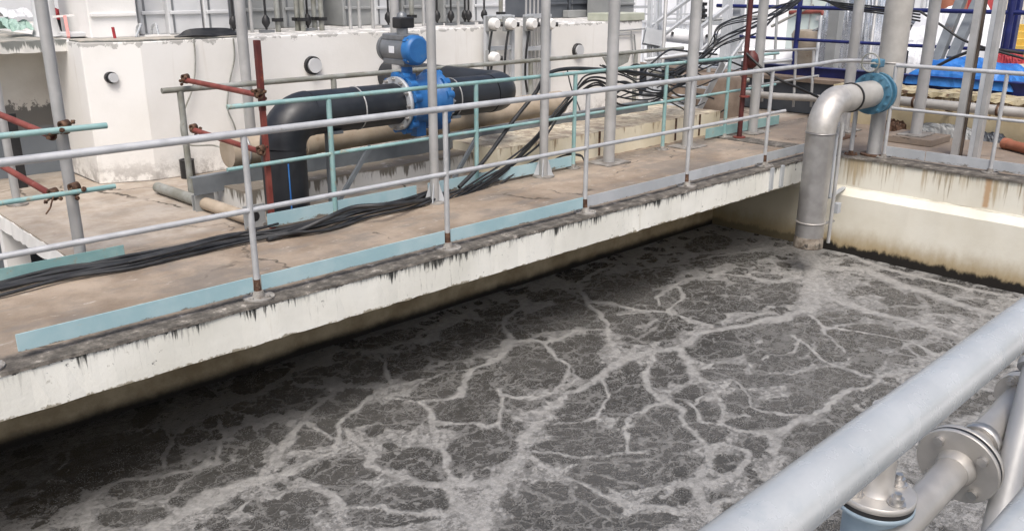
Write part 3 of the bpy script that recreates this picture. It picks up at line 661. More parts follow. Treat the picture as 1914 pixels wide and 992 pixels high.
XR = 10.51
rr = thing('end_railing', 'silver two-bar railing on top of the cream tank end wall at the right edge', 'railing', (XR, -2, 0))
RP = [P(1652, 291, x=XR).y, P(1850, 324, x=XR).y, -3.35, -4.75]
MB().tube([(XR, RP[0], 1.10), (XR, -6.5, 1.10)], .0245, 14).build('top_rail', 'rail', rr)
MB().tube([(XR, RP[0], .60), (XR, -6.5, .60)], .0185, 12).build('mid_rail', 'rail', rr)
for y in RP:
    p = MB().tube([(XR, y, .012), (XR, y, 1.09)], .022, 12).build('post', 'rail', rr)
    base_plate(p, XR, y, .001, .09)
MB().box(XR-.004, XR+.004, RP[0]-.48, RP[0]-.01, .03, .145).build('toe_board', 'toe_grey', rr, .002)
MB().box(XR-.004, XR+.004, -6.5, RP[0]-.49, .03, .145).build('toe_board', 'toe_grey', rr, .002)

# ---- foreground rail
fg = thing('foreground_rail', 'thick pale blue-white handrail close to the camera crossing the lower right corner', 'railing', (2, -4.840, .45))
MB().tube([(-2, -4.840, 1.642), (9.9, -4.840, 1.642)], .0235, 32).build('top_rail', 'rail_white', fg)
for x in (-1.0, 4.2, 6.2, 8.2):
    MB().tube([(x, -4.840, .45), (x, -4.840, 1.63)], .022, 16).build('post', 'rail_white', fg)

# ================================================================== POLES CARRYING THE SHELTER ROOF
def pole(x, y, r, label, plate='round', z0=0.0, top=3.6, mat='galv', tri=False):
    t = thing('steel_pole', label, 'pole', (x, y, z0), 'tall grey poles rising out of the photo')
    MB().tube([(x, y, z0+.012), (x, y, top)], r, 24).build('shaft', mat, t)
    m = MB()
    if plate == 'square': m.box(x-.21, x+.21, y-.17, y+.17, z0+.001, z0+.018)
    else: m.tube([(x, y, z0+.001), (x, y, z0+.016)], r*2.6, 18)
    m.build('base_plate', 'plate', t, .002)
    if tri:
        g_ = MB()
        for k in range(4):
            a = k*math.pi/2+.6; dx, dy = math.cos(a), math.sin(a)
            g_.prism([(x+dx*r*.95, y+dy*r*.95, z0+.017), (x+dx*r*2.3, y+dy*r*2.3, z0+.017), (x+dx*r*.95, y+dy*r*.95, z0+.20)], (-dy*.008, dx*.008, 0))
        g_.build('gussets', 'galv_grey', t)
    return t
pole(1.97, 1.55, .041, 'slim grey pole at the far left held by two rusty clamps to the teal rails', z0=0)
pole(5.10, 1.24, .043, 'slim grey pole with flared foot in front of the blue valve', tri=True)
pole(6.70, 1.34, .047, 'grey pole with gusseted foot right of the black pipe end', tri=True)
pole(7.80, 1.34, .066, 'thick grey pole on a square foot plate at the start of the yellow plinth panels', 'square')
pole(9.36, 1.33, .070, 'thick grey pole just left of the thin dark red pole', 'square')
pole(10.98, 1.36, .066, 'grey pole just right of the thin dark red pole with a rusty foot', 'square')
pole(12.10, .55, .072, 'grey pole behind the bend of the stainless drop pipe', 'square')
pole(4.45, 3.55, .055, 'grey pole in front of the white tank above the straight black pipe', z0=0.001)
pole(6.45, 3.60, .055, 'grey pole in front of the white tank just right of the valve actuator', z0=0.001)
tp = pole(11.95, -.52, .073, 'grey pole on a raised concrete pad right of the large tower pipe', 'square', z0=.09)
pd = MB().box(11.65, 12.3, -.85, -.2, .001, .09); pd.build('concrete_pad', 'deck', tp, .01)

# twin channel columns at the right
for (u0, v0), lab in (((1790, 292), 'left one of two rectangular grey steel columns near the right edge'), ((1824, 297), 'right one of two rectangular grey steel columns near the right edge')):
    b = P(u0, v0, z=0); t = thing('steel_column', lab, 'column', b, 'twin rectangular steel columns')
    if u0 < 1800:
        MB().box(b.x-.06, b.x+.03, b.y-.01, b.y+.07, 0, 3.6).build('face', 'galv', t, .003)
        MB().box(b.x+.0, b.x+.05, b.y-.035, b.y-.011, 0, 3.6).build('gap_shade', 'brown_dark', t, .003)  # dark strip put in for the shade of the gap between columns
    else:
        MB().box(b.x-.06, b.x+.055, b.y-.03, b.y+.025, 0, 3.6).build('face', 'galv', t, .003)
        MB().box(b.x-.055, b.x-.01, b.y+.026, b.y+.085, 0, 3.6).build('flange', 'galv_grey', t, .003)

# ---- dark red pole and red oxide struts with clamps
rp = thing('red_pole', 'dark red square pole standing against the left end of the black pipe', 'pole', (3.50, 1.47, 0))
MB().bar((3.50, 1.47, 0), (3.50, 1.47, 1.56), .042, .042, (1, 0, 0)).build('shaft', 'rust', rp, .003)
MB().bar((3.50, 1.47, 1.0), (3.50, 1.47, 1.562), .046, .046, (1, 0, 0)).build('upper_sleeve', 'dark_rust', rp, .003)
def clamp(c, par, s=1.0, seed=0):
    rg = random.Random(seed); m = MB(); c = Vector(c)
    m.ring(c+Vector((0, -.022, 0))*s, c+Vector((0, .022, 0))*s, .023*s, .034*s, 12)
    m.ring(c+Vector((-.028, -.01, .024))*s, c+Vector((.028, .01, .03))*s, .020*s, .032*s, 12)
    for k in range(3):
        d = Vector((rg.uniform(-1, 1), rg.uniform(-1, .2), rg.uniform(-.6, 1))).normalized()
        m.tube([c+d*.03*s, c+d*.085*s], .008*s, 8); m.hexnut(c+d*.062*s, d, .016*s, .014*s)
    return m.build('pipe_clamp', 'clamp', par)
def strut(a, b, lab, mat='rust', r=.024, seed=1, both=True):
    a = Vector(a); b = Vector(b); t = thing('scaffold_strut', lab, 'strut', b, 'red oxide scaffold struts')
    MB().tube([a, b], r, 14).build('tube', mat, t)
    clamp(b, t, .95, seed)
    if both: clamp(a, t, .95, seed+5)
    return t
strut(P(347, 150, y=2.84), P(484, 178, y=1.46), 'upper red strut from the weathered railing to the dark red pole', seed=2)
strut(P(362, 243, y=2.60), P(488, 284, y=1.46), 'lower red strut from the back to the dark red pole', seed=4)
strut(P(-60, 190, y=2.85), P(96, 254, y=1.47), 'upper red strut at the far left ending in a rusty clamp on the grey pole', seed=6)
strut(P(-40, 285, y=2.85), P(100, 366, y=1.47), 'lower red strut at the far left with a white band, ending in a rusty clamp', seed=8)
for z, zz in ((1.02, 4), (.575, 9)):
    cl_ = MB(); c0 = Vector((1.97, 1.46, z))
    o = clamp(c0, None, 1.05, zz); tag(o, 'upper rusty clamp joining the slim left pole and the teal rail' if z > 1 else 'lower rusty clamp with a hanging wire on the slim left pole', 'clamp', 'clamps on the left pole')
wr = MB().tube(smooth_path([P(100, 368, y=1.40), P(96, 380, y=1.39), P(94, 388, y=1.40), P(86, 400, y=1.39)], 5), .006, 6)
tag(wr.build('loose_wire', 'clamp'), 'short rusty wire dangling under the lower left clamp', 'wire')

# second red pole with a hose bulb at the right
hp = thing('red_standpipe', 'thin dark red standpipe with a round red hose body left of a grey pole', 'standpipe', (10.48, 1.26, 0))
MB().tube([(10.48, 1.26, .01), (10.48, 1.26, 2.6)], .034, 14).build('riser', 'dark_rust', hp)
MB().tube([(10.48, 1.26, .001), (10.48, 1.26, .014)], .085, 14).build('foot', 'rust', hp)
bb = P(1404, 112, y=1.24)
MB().tube([bb+Vector((0, 0, -.11)), bb+Vector((0, 0, -.06)), bb, bb+Vector((0, 0, .07)), bb+Vector((0, 0, .12))], [.045, .095, .105, .08, .035], 18).build('hose_body', 'dark_rust', hp)
MB().tube([(10.48, 1.23, .55), (10.48, 1.23, .57)], .07, 14).build('collar', 'rust', hp)

# ================================================================== BLACK PIPE AND VALVE
PY, PZ, PR = 1.80, .885, .196
bp = thing('black_pipe', 'large black plastic pipe rising from below and running level into the white tank', 'pipe', (3.86, PY, 0))
XL, RB = 3.845, .275
MB().tube([(XL, PY, -.6), (XL, PY, PZ-RB)], PR, 36).build('riser', 'hdpe', bp)
MB().tube(arc((XL+RB, PY, PZ-RB), (-1, 0, 0), (0, 0, 1), RB, 12), PR*1.03, 36).build('elbow', 'hdpe', bp)
MB().tube([(XL+RB, PY, PZ), (5.10, PY, PZ)], PR, 36).build('level_run', 'hdpe', bp)
MB().tube([(5.62, PY, PZ), (6.30, PY, PZ)], PR, 36).build('level_run', 'hdpe', bp)
MB().tube(arc((6.30, PY+.34, PZ), (0, -1, 0), (1, 0, 0), .34, 12), PR*1.03, 36).build('elbow', 'hdpe', bp)
MB().tube([(6.64, PY+.34, PZ), (6.64, 3.99, PZ)], PR, 36).build('tank_run', 'hdpe', bp)
for a, b in ((4.15, 4.95), (5.72, 6.15)):
    al = math.radians(200); yy, zz = PY+PR*math.cos(al), PZ+PR*math.sin(al)
    MB().tube([(a, yy, zz), (b, yy, zz)], .006, 8).build('blue_line', 'blue_line', bp)
MB().tube([(XL+PR*math.cos(R(250)), PY+PR*math.sin(R(250)), -.5), (XL+PR*math.cos(R(250)), PY+PR*math.sin(R(250)), .5)], .007, 8).build('blue_line', 'blue_line', bp)
for x in (4.62, 5.78): MB().ring((x-.006, PY, PZ), (x+.006, PY, PZ), PR-.002, PR+.006, 36).build('strap', 'galv', bp)
# backing flange rings of the pipe
for x in (5.10, 5.60):
    fl_ = MB().ring((x-.02, PY, PZ), (x+.02, PY, PZ), PR-.03, PR+.062, 36).build('backing_flange', 'galv_grey', bp)
    bolts(fl_, (x-.02 if x < 5.3 else x+.02, PY, PZ), (-1, 0, 0) if x < 5.3 else (1, 0, 0), PR+.04, 12, .016, .022)
va = thing('butterfly_valve', 'bright blue butterfly valve body between the two black pipe flanges', 'valve', (5.36, PY, PZ-.3))
def valve_body():
    m = MB()
    m.tube([(5.135, PY, PZ), (5.175, PY, PZ), (5.20, PY, PZ), (5.30, PY, PZ), (5.42, PY, PZ), (5.50, PY, PZ), (5.535, PY, PZ), (5.585, PY, PZ)], [.272, .272, .22, .21, .21, .24, .30, .285], 36)
    for k in range(12):
        a = 2*math.pi*(k+.5)/12; y, z = PY+.262*math.cos(a), PZ+.262*math.sin(a)
        m.tube([(5.125, y, z), (5.20, y, z)], .042, 12); m.tube([(5.52, y, z), (5.60, y, z)], .042, 12)
    m.box(5.30, 5.42, PY-.05, PY+.05, PZ-.34, PZ-.20)
    return m
valve_body().build('body', 'valve_blue', va)
MB().tube([(5.24, PY, PZ+.19), (5.24, PY, PZ+.28)], .085, 20).build('neck', 'valve_blue', va)
MB().tube([(5.24, PY, PZ+.28), (5.24, PY, PZ+.345)], .055, 20).build('stem', 'valve_blue', va)
for p, q in (((5.60, -.25), (.30)), ((5.60, .1), .30)):
    MB().tube([(5.59, PY+.262*math.cos(p[1]*3), PZ-.15), (5.64, PY+.262*math.cos(p[1]*3), PZ-.15)], .03, 10).build('lug', 'valve_blue', va)
ac = thing('valve_actuator', 'grey and blue pneumatic actuator mounted on top of the blue valve', 'actuator', (5.24, PY, PZ+.345))
AZ = PZ+.505; AX = 5.24; Y0 = 1.60                      # axis square to the pipe, blue cap towards the walkway
def AY(y, dx=0, dz=0): return (AX+dx, y, AZ+dz)
MB().tube([AY(Y0+.10), AY(Y0+.46)], .128, 32).build('barrel', 'gunmetal', ac)
for s_ in (-1, 1):
    MB().extrude_x([(AX-.10, AZ+s_*.115-.03), (AX+.10, AZ+s_*.115-.03), (AX+.10, AZ+s_*.115+.03), (AX-.10, AZ+s_*.115+.03)], [Y0+.11, Y0+.45], axis='y').build('mounting_rib', 'gunmetal', ac, .012)
MB().tube([AY(Y0+.462), AY(Y0+.51), AY(Y0+.535)], [.138, .13, .10], 32).build('end_cap', 'gunmetal', ac)
ec = MB(); ec.tube([AY(Y0), AY(Y0+.01), AY(Y0+.035), AY(Y0+.098)], [.112, .128, .140, .142], 32)
for a in (45, 135, 225, 315): ec.obox(AY(Y0+.075, .125*math.cos(R(a)), .125*math.sin(R(a))), .05, .046, .05, Quaternion((0, 1, 0), -R(a)))
ec.build('blue_end_cap', 'valve_blue', ac)
for a in (45, 135, 225, 315): MB().hexnut(AY(Y0+.050, .135*math.cos(R(a)), .135*math.sin(R(a))), (0, -1, 0), .013, .012).build('bolt', 'bolt', ac)
MB().box(AX-.134, AX-.129, Y0+.22, Y0+.30, AZ-.03, AZ+.035).build('sticker', 'sticker', ac)
MB().tube([(AX, PY, PZ+.346), (AX, PY, AZ-.144)], .07, 20).build('coupling', 'gunmetal', ac)
sw = thing('limit_switch', 'black position switch box with a dome on top of the actuator', 'switch', (5.21, PY, AZ+.146))
MB().tube([(5.20, PY, AZ+.147), (5.20, PY, AZ+.20)], .055, 18).build('stem', 'gunmetal', sw)
MB().obox((5.215, PY, AZ+.25), .17, .13, .10).build('housing', 'black', sw, .012)
MB().tube([(5.20, PY, AZ+.301), (5.20, PY, AZ+.33), (5.20, PY, AZ+.35)], [.05, .045, .02], 16).build('dome', 'gunmetal', sw)
# pipe supports
for x, lab in ((4.33, 'grey angle post with a diagonal brace under the black pipe'), (5.75, 'grey steel post under the black pipe right of the valve')):
    t = thing('pipe_support', lab, 'support', (x, 1.83, 0), 'steel posts under the black pipe')
    MB().bar((x, 1.83, .0), (x, 1.83, .69), .05, .05, (1, 0, 0)).build('post', 'beam_grey', t, .003)
    MB().bar((x+.03, 1.76, .05), (x+.42, 1.76, .52), .03, .045).build('brace', 'beam_grey', t, .003)
    MB().box(x-.06, x+.06, 1.66, 1.95, .691, .72).build('saddle', 'beam_grey', t, .003)

# ---- blue-grey beam and beige pipe on the plinths
bm_ = thing('steel_beam', 'long blue-grey channel beam resting on small feet on the plinths', 'beam', (6.5, 2.42, .2))
MB().bar((3.26, 2.42, .235), (9.92, 2.42, .355), .012, .15).build('web', 'beam_grey', bm_)
MB().bar((3.26, 2.455, .316), (9.92, 2.455, .436), .08, .010).build('top_flange', 'beam_grey', bm_)
for x in (3.9, 4.75, 5.5, 6.6, 7.5, 9.75):
    z1 = .235+(x-3.26)*.018-.076; z0 = .21 if x < 6.32 else .302
    if z1 < z0+.02: z0 = z1-.06
    MB().box(x-.03, x+.03, 2.39, 2.45, z0, z1).build('foot', 'clamp', bm_)
bg_ = thing('beige_pipe', 'beige coated pipe lying behind the blue-grey beam under the black pipe', 'pipe', (6, 2.72, .35))
MB().tube([(3.75, 2.70, .46), (4.55, 2.70, .465)], .155, 28).build('pipe_run', 'beige_pipe', bg_)
MB().tube([(4.66, 2.70, .47), (8.4, 2.70, .52)], .150, 28).build('pipe_run', 'beige_pipe', bg_)
MB().tube([(4.545, 2.70, .465), (4.66, 2.70, .468)], .165, 28).build('coupling', 'beige_pipe', bg_)
for x in (3.9, 4.15, 4.4):
    MB().ring((x, 2.70, .46), (x+.02, 2.70, .46), .157, .166, 24).build('strap', 'galv', bg_)
# ---- loose pipe with a square flange on the platform
lp = thing('loose_pipe', 'grey pipe with square flanges lying on the sandy platform', 'pipe', (3.36, 2.6, 0))
a_, b_ = Vector((3.33, 3.42, .06)), Vector((3.40, 1.60, .07))
MB().tube([a_, a_.lerp(b_, .5)], .052, 18).build('far_pipe', 'old_rail', lp)
MB().tube([a_.lerp(b_, .53), b_], .058, 18).build('near_pipe', 'beige_pipe', lp)
dd = (b_-a_).normalized(); qf = dd.to_track_quat('X', 'Z')
for t_ in (.50, .53): MB().obox(a_.lerp(b_, t_), .018, .19, .17, qf).build('square_flange', 'mid_panel', lp, .003)
sf = MB().obox(b_+Vector((0, -.02, .035)), .02, .20, .20, qf).build('end_flange', 'mid_panel', lp, .003)
MB().tube([b_+dd*.008+Vector((0, -.02, .035)), b_+dd*.013+Vector((0, -.02, .035))], .042, 16).build('bore', 'black', lp)
for y, z in ((-1, -1), (-1, 1), (1, -1), (1, 1)):
    MB().hexnut(b_+Vector((0, -.02, .035))+qf @ Vector((.011, y*.078, z*.078)), dd, .012, .012).build('bolt', 'bolt', lp)
ct = MB().tube([(3.86, 3.90, .001), (3.86, 3.90, .19)], .075, 20).ring((3.86, 3.90, .19), (3.86, 3.90, .20), .055, .078, 20)
tag(ct.build('black_can', 'black'), 'small black can standing at the foot of the white tank wall', 'can')
# pipe stubs on the white tank
for (u, v, yy, s), lab in (((590, 123, 3.93, 1.0), 'round pipe stub with a black collar on the white tank above the black pipe'), ((1085, 95, 3.93, 1.0), 'round pipe stub with a black collar on the white tank near the right pole'), ((213, 146, 4.05, .55), 'small black bracketed stub on the left corner of the white tank')):
    c = P(u, v, y=yy); t = thing('pipe_stub', lab, 'pipe stub', c, 'stubs poking out of the white tank')
    MB().tube([c+Vector((0, .0, 0)), c+Vector((0, .12, 0))], .085*s, 24).build('stub', 'pale_panel', t)
    MB().ring(c+Vector((-.01, .02, 0)), c+Vector((-.01, .09, .0)), .086*s, .105*s, 24).build('collar', 'black', t)

# ================================================================== STAINLESS DROP PIPE AND TOWER PIPE
DY, DZ, DR = -.55, .765, .158
dp = thing('drop_pipe', 'big dull stainless pipe bending down from the blue flange into the tank', 'pipe', (9.2, DY, -.9))
DX, DB = 9.185, .33
MB().tube([(DX, DY, -.885), (DX, DY, DZ-DB)], DR, 36).build('drop_leg', 'steel_pipe', dp)
MB().ring((DX, DY, -.89), (DX, DY, -.86), DR-.02, DR+.006, 36).build('lip', 'clamp', dp)
MB().tube(arc((DX+DB, DY, DZ-DB), (-1, 0, 0), (0, 0, 1), DB, 14), DR*1.02, 36).build('elbow', 'steel', dp)
MB().tube([(DX+DB, DY, DZ), (10.34, DY, DZ)], DR*.985, 36).build('level_run', 'pale_pipe', dp)
MB().ring((DX+DB+.28, DY, DZ), (DX+DB+.305, DY, DZ), DR-.01, DR+.012, 36).build('black_band', 'black', dp)
MB().tube([(DX, DY, -.884), (DX, DY, -.80), (DX, DY, -.76)], [DR+.007, DR+.005, DR+.001], 36).build('scum_band', 'scum', dp)
MB().ring((DX, DY, -.60), (DX, DY, -.585), DR-.002, DR+.008, 36).build('strap', 'steel', dp)
MB().ring((DX, DY, DZ-DB-.01), (DX, DY, DZ-DB+.004), DR, DR+.008, 36).build('weld', 'steel_pipe', dp)
ft = thing('blue_flange_valve', 'light blue bolted valve with a hand wheel joining the stainless pipe to the tower', 'valve', (10.45, DY, DZ))
for x0, x1 in ((10.335, 10.385), (10.46, 10.51)):
    f_ = MB().ring((x0, DY, DZ), (x1, DY, DZ), DR-.02, DR+.085, 40).build('flange', 'flange_blue', ft)
    bolts(f_, (x0 if x0 < 10.4 else x1, DY, DZ), (-1, 0, 0) if x0 < 10.4 else (1, 0, 0), DR+.055, 12, .018, .02, 'flange_blue')
MB().tube([(10.387, DY, DZ), (10.458, DY, DZ)], DR+.035, 36).build('body', 'flange_blue', ft)
MB().tube([(10.42, DY, DZ+DR), (10.42, DY, DZ+.31)], .03, 14).build('neck', 'galv', ft)
MB().obox((10.42, DY, DZ+.35), .17, .11, .10).build('gear_head', 'flange_blue', ft, .02)
hw = [(10.22, DY+.0+.105*math.cos(2*math.pi*k/20), DZ+.37+.105*math.sin(2*math.pi*k/20)) for k in range(21)]
MB().tube(hw, .010, 8, False).tube([(10.22, DY-.12, DZ+.36), (10.22, DY+.12, DZ+.36)], .008, 6).tube([(10.22, DY, DZ+.36), (10.36, DY, DZ+.36)], .012, 8).build('hand_wheel', 'old_rail', ft)
tw = thing('tower_pipe', 'wide tall pale pipe rising from the blue flange out of the top of the photo', 'pipe', (10.95, DY, 0))
TX = 10.80
MB().tube([(10.512, DY, DZ), (TX-.10, DY, DZ)], DR, 36).build('inlet', 'pale_pipe', tw)
MB().tube([(TX, DY, DZ-.20), (TX, DY, 3.6)], DR*.99, 36).build('riser', 'pale_pipe', tw)
MB().ring((TX, DY, 1.10), (TX, DY, 1.112), DR-.002, DR+.005, 36).build('weld', 'steel_pipe', tw)
MB().tube([(TX-.2, DY-.02, .012), (TX-.2, DY-.02, DZ-.12)], .088, 24).build('support_leg', 'galv', tw)
MB().tube([(TX-.2, DY-.02, .001), (TX-.2, DY-.02, .02)], .16, 24).build('base_plate', 'clamp', tw)
for x, y, zt, lab in ((10.42, -.36, .62, 'thin grey prop under the stainless pipe beside the tower leg'),):
    t = thing('pipe_prop', lab, 'prop', (x, y, 0))
    MB().tube([(x, y, 0), (x, y, zt)], .026, 12).build('post', 'rail', t); MB().obox((x, y, zt+.01), .07, .07, .02).build('head', 'clamp', t)
    base_plate(t, x, y, .001, .08, 'clamp')
# hanger frame beside the drop leg
hf = thing('pipe_hanger', 'grey steel hanger frame clamping the drop leg to the tank end wall', 'bracket', (9.6, -.62, -.4))
hx, hy = 9.46, -.66
MB().tube([(hx, hy, -.88), (hx, hy, .52)], .021, 12).build('rod', 'galv', hf)
MB().bar((9.62, -.52, -.38), (9.62, -.52, .50), .05, .05, (1, 0, 0)).build('channel', 'galv_grey', hf, .003)
MB().bar((9.62, -.52, -.39), (10.27, -.40, -.39), .05, .02).build('arm', 'galv_grey', hf, .002)
for z in (.46, -.66): MB().bar((DX+DR, DY-.03, z), (9.66, hy+.06, z), .035, .02).build('arm', 'galv', hf, .002)
MB().obox((9.58, -.66, -.48), .08, .06, .12).build('box', 'galv_grey', hf, .004)
gs = thing('grey_stanchion', 'short stout grey stanchion with a flat cap standing behind the stainless bend', 'stanchion', P(1568, 256, z=0))
b = P(1568, 256, z=0)
MB().tube([(b.x, b.y, .015), (b.x, b.y, .48)], .075, 20).build('shaft', 'galv', gs)
MB().box(b.x-.12, b.x+.12, b.y-.1, b.y+.1, .481, .50).build('cap', 'galv', gs, .003)
MB().box(b.x-.2, b.x+.2, b.y-.16, b.y+.16, .001, .014).build('base_plate', 'clamp', gs, .003)

# ================================================================== FOREGROUND PIPEWORK
pB, pC = P(1698, 968, d=1.53), P(1886, 766, d=1.79)
ad = (pC-pB).normalized(); ax = pB.lerp(pC, .455)
sp = thing('flanged_pipe', 'shiny stainless pipe with a bolted round flange close to the camera at the lower right', 'pipe', ax)
A = lambda t: ax+ad*t
MB().tube([A(-.9), A(-.012)], .030, 32).build('near_run', 'steel', sp)
MB().tube([A(.028), A(.05), A(1.3)], [.036, .030, .030], 32).build('far_run', 'steel', sp)
MB().tube([A(-.030), A(-.018), A(-.008)], [.031, .036, .037], 32).build('weld_collar', 'steel', sp)
n1 = MB().tube([A(-.0075), A(-.0065), A(.0005), A(.0015)], [.0745, .076, .076, .0745], 64).build('near_flange', 'steel', sp)
MB().tube([A(.002), A(.008)], .0752, 64).build('gasket', 'black', sp)
n2 = MB().tube([A(.0085), A(.0095), A(.017), A(.018)], [.0745, .076, .076, .0745], 64).build('far_flange', 'steel', sp)
bolts(n1, A(-.0076), -ad, .057, 4, .0098, .009, 'bolt', R(38), False)
bolts(n2, A(.0181), ad, .057, 4, .0098, .010, 'bolt', R(38))
vb = P(1638, 914, d=1.50)
rv = thing('flanged_riser', 'upright blue pipe capped by a bolted stainless flange under the foreground rail', 'pipe', (vb.x, vb.y, vb.z-.6))
V_ = lambda z: Vector((vb.x, vb.y, vb.z+z))
MB().tube([V_(-1.5), V_(-.030)], .049, 36).build('blue_riser', 'pale_blue', rv)
MB().tube([V_(-.030), V_(-.029), V_(-.022), V_(-.021)], [.064, .0655, .0655, .064], 56).build('lower_flange', 'pale_blue', rv)
MB().tube([V_(-.0205), V_(-.0125)], .0635, 56).build('gasket', 'black', rv)
uf = MB().tube([V_(-.012), V_(-.011), V_(-.001), V_(0)], [.064, .0655, .0655, .064], 56).build('upper_flange', 'steel', rv)
bolts(uf, V_(0.0002), (0, 0, 1), .047, 4, .0115, .013, 'bolt', R(-24))
MB().tube([V_(.0003), V_(.010), V_(.04), V_(.16)], [.034, .027, .026, .026], 32).build('stub', 'steel', rv)
v2, v2b = P(1864, 985, d=1.62), P(1912, 790, d=1.70)
gp = thing('grey_prop', 'plain grey upright tube at the lower right beside the stainless flange', 'post', v2)
dv = (v2b-v2).normalized()
MB().tube([v2-dv*1.2, v2b+dv*.12], .025, 28).build('tube', 'galv', gp)
MB().tube([v2b+dv*.12, v2b+dv*.135], .034, 24).build('end_cap', 'galv', gp)
qd = ad.to_track_quat('X', 'Z')
bk = thing('pipe_bracket', 'pale grey clamp bracket holding the stainless pipe beyond the flange', 'bracket', A(.10))
MB().obox(A(.10)+Vector((-.012, .05, -.03)), .06, .10, .04, qd).build('saddle', 'galv', bk, .004)
MB().ring(A(.10)-ad*.010, A(.10)+ad*.010, .0305, .037, 28).build('u_bolt', 'bolt', bk)
c4 = A(.30)
bk2 = thing('pipe_union', 'dark bolted union on the stainless pipe at the right edge of the photo', 'union', c4)
o_ = MB().tube([c4, c4+ad*.02], .052, 40).build('flange', 'steel', bk2)
MB().tube([c4+ad*.0205, c4+ad*.028], .051, 40).build('gasket', 'black', bk2)
bolts(o_, c4, -ad, .042, 4, .009, .010, 'bolt', R(30))
cr = P(1914, 968, d=1.12)
lr = thing('lower_rail', 'second pale rail just showing in the bottom right corner', 'railing', (cr.x, cr.y, cr.z))
MB().tube([Vector((-2, cr.y, cr.z)), Vector((2.5, cr.y, cr.z))], .024, 24).build('bar', 'rail_white', lr)

# ================================================================== CABLES
def cable(pts, r, lab, mat='cable', grp='black cables along the walkway'):
    o = MB().tube(smooth_path(pts, 10), r, 8).build('cable', mat)
    return tag(o, lab, 'cable', grp)
random.seed(21)
def bundle(n, base, spread, r0, labs, mid=None):
    for i in range(n):
        off = Vector((0, (i-(n-1)/2)*spread*.7, 0)); pts = []
        for j, p in enumerate(base):
            q = Vector(p) + off + Vector((random.uniform(-.02, .02), random.uniform(-spread, spread)*.6, 0))
            q.z += random.uniform(0, .03) if j not in (0,) else 0
            pts.append(q)
        cable(pts, r0*random.uniform(.75, 1.25), labs[i % len(labs)] if len(labs) < n else labs[i])
w = lambda u, v, z=.02: P(u, v, z=z)
b1 = [w(-180, 585), w(0, 542), w(120, 515), w(230, 493), w(340, 470), w(440, 447), w(530, 437), w(600, 424), w(680, 400), w(760, 382), w(808, 366), w(852, 352), w(915, 333, .05)]
bundle(8, b1, .052, .0115, ['black cable lying in the bundle along the back edge of the walkway'])
b2 = [w(500, 448), w(560, 430, .05), w(610, 408, .12), w(660, 388, .16), w(720, 383, .16), w(790, 375, .05), w(830, 362)]
cable(b2, .022, 'thick grey cable arching over the teal toe board behind the railing')
cable([w(240, 490, .06), w(330, 468, .08), w(437, 440, .10), w(520, 418, .10)], .011, 'single black cable running to the square pipe flange above the bundle')
# the climb to the right: bundle rises past the grey pole
up = [P(840, 372, y=1.25), P(900, 335, y=1.30), P(950, 300, y=1.40), P(1000, 255, y=1.52), P(1040, 205, y=1.52), P(1075, 165, y=1.50), P(1110, 130, y=1.50), P(1160, 130, y=1.50), P(1220, 140, y=1.5), P(1290, 137, y=1.50)]
for i in range(5):
    o = Vector((.03*i, .012*i, -.02*i)); pts = [p+o+Vector((random.uniform(-.02, .02), 0, random.uniform(-.02, .02))) for p in up[:7]]
    e = [(1130, 95+9*i), (1200, 96+10*i), (1280, 88+8*i)][:3]
    pts = pts[:6] + [P(1100+6*i, 140+5*i, y=1.56), P(1160, 140+14*i, y=1.6), P(1230, 170+4*i, y=1.62), P(1300, 150-6*i, y=1.62)]
    cable(pts, .010+.002*(i % 3), ['black cable climbing from the walkway past the grey pole to the right', 'black cable climbing from the walkway past the grey pole to the right', 'black cable climbing from the walkway past the grey pole to the right'][i % 3])
cable([P(858, 350, y=1.30), P(905, 300, y=1.36), P(960, 225, y=1.47), P(1000, 175, y=1.48), P(1022, 140, y=1.48), P(1060, 129, y=1.47), P(1120, 130, y=1.47), P(1190, 136, y=1.47), P(1260, 148, y=1.47)], .021, 'thick black cable bending over the teal top rail right of the black pipe')
cable([P(935, 345, y=1.40), P(970, 318, y=1.44), P(1010, 296, y=1.5), P(1052, 286, y=1.5), P(1088, 292, y=1.47)], .012, 'loop of cable above the teal toe board by the grey pole')
cable([P(1020, 310, y=1.5), P(1050, 292, y=1.52), P(1082, 289, y=1.5), P(1092, 300, y=1.46)], .010, 'small inner loop of cable above the teal toe board')
cable([P(1060, 130, y=2.86), P(1068, 165, y=2.8), P(1080, 195, y=2.7), P(1086, 215, y=2.6), P(1088, 240, y=2.5)], .009, 'thin cable hanging from the gusset on the upper railing')
# fan of cables sweeping up to the top right
for i in range(9):
    a = [P(1225+6*i, 160-3*i, y=1.9), P(1290+5*i, 128-5*i, y=1.9), P(1350, 92-7*i+3*(i % 3), y=1.9), P(1410+4*i, 60-5*i, y=1.9), P(1460+7*i, 24-5*i, y=1.9), P(1520+8*i, -18-7*i, y=1.9)]
    a = [p+Vector((random.uniform(-.05, .05), random.uniform(-.08, .08), random.uniform(-.05, .05))) for p in a]
    cable(a, .007+.003*(i % 3), 'black cable in the fan sweeping up to the right beside the dark red standpipe', grp='cables in the fan')
for i in range(4):
    cable([P(1500+10*i, -6-2*i, x=12.5), P(1570, 6+3*i, x=12.5), P(1650, 14+4*i, x=12.5), P(1720, 22+6*i, x=12.5)], .012, 'black cable strung along the top right behind the tower pipe', grp='cables behind the tower')
cable([P(1395, 100, y=1.25), P(1440, 140, y=.9), P(1500, 168, y=.6), P(1560, 196, y=.4)], .018, 'heavy black hose running down from the red standpipe to the stainless bend', 'black')
cable([P(1720, 22, x=12.6), P(1760, 48, x=12.6), P(1800, 75, x=12.6), P(1850, 92, x=12.6), P(1914, 110, x=12.6)], .016, 'black cable drooping across the blue railing at the right', grp='right-hand cables')
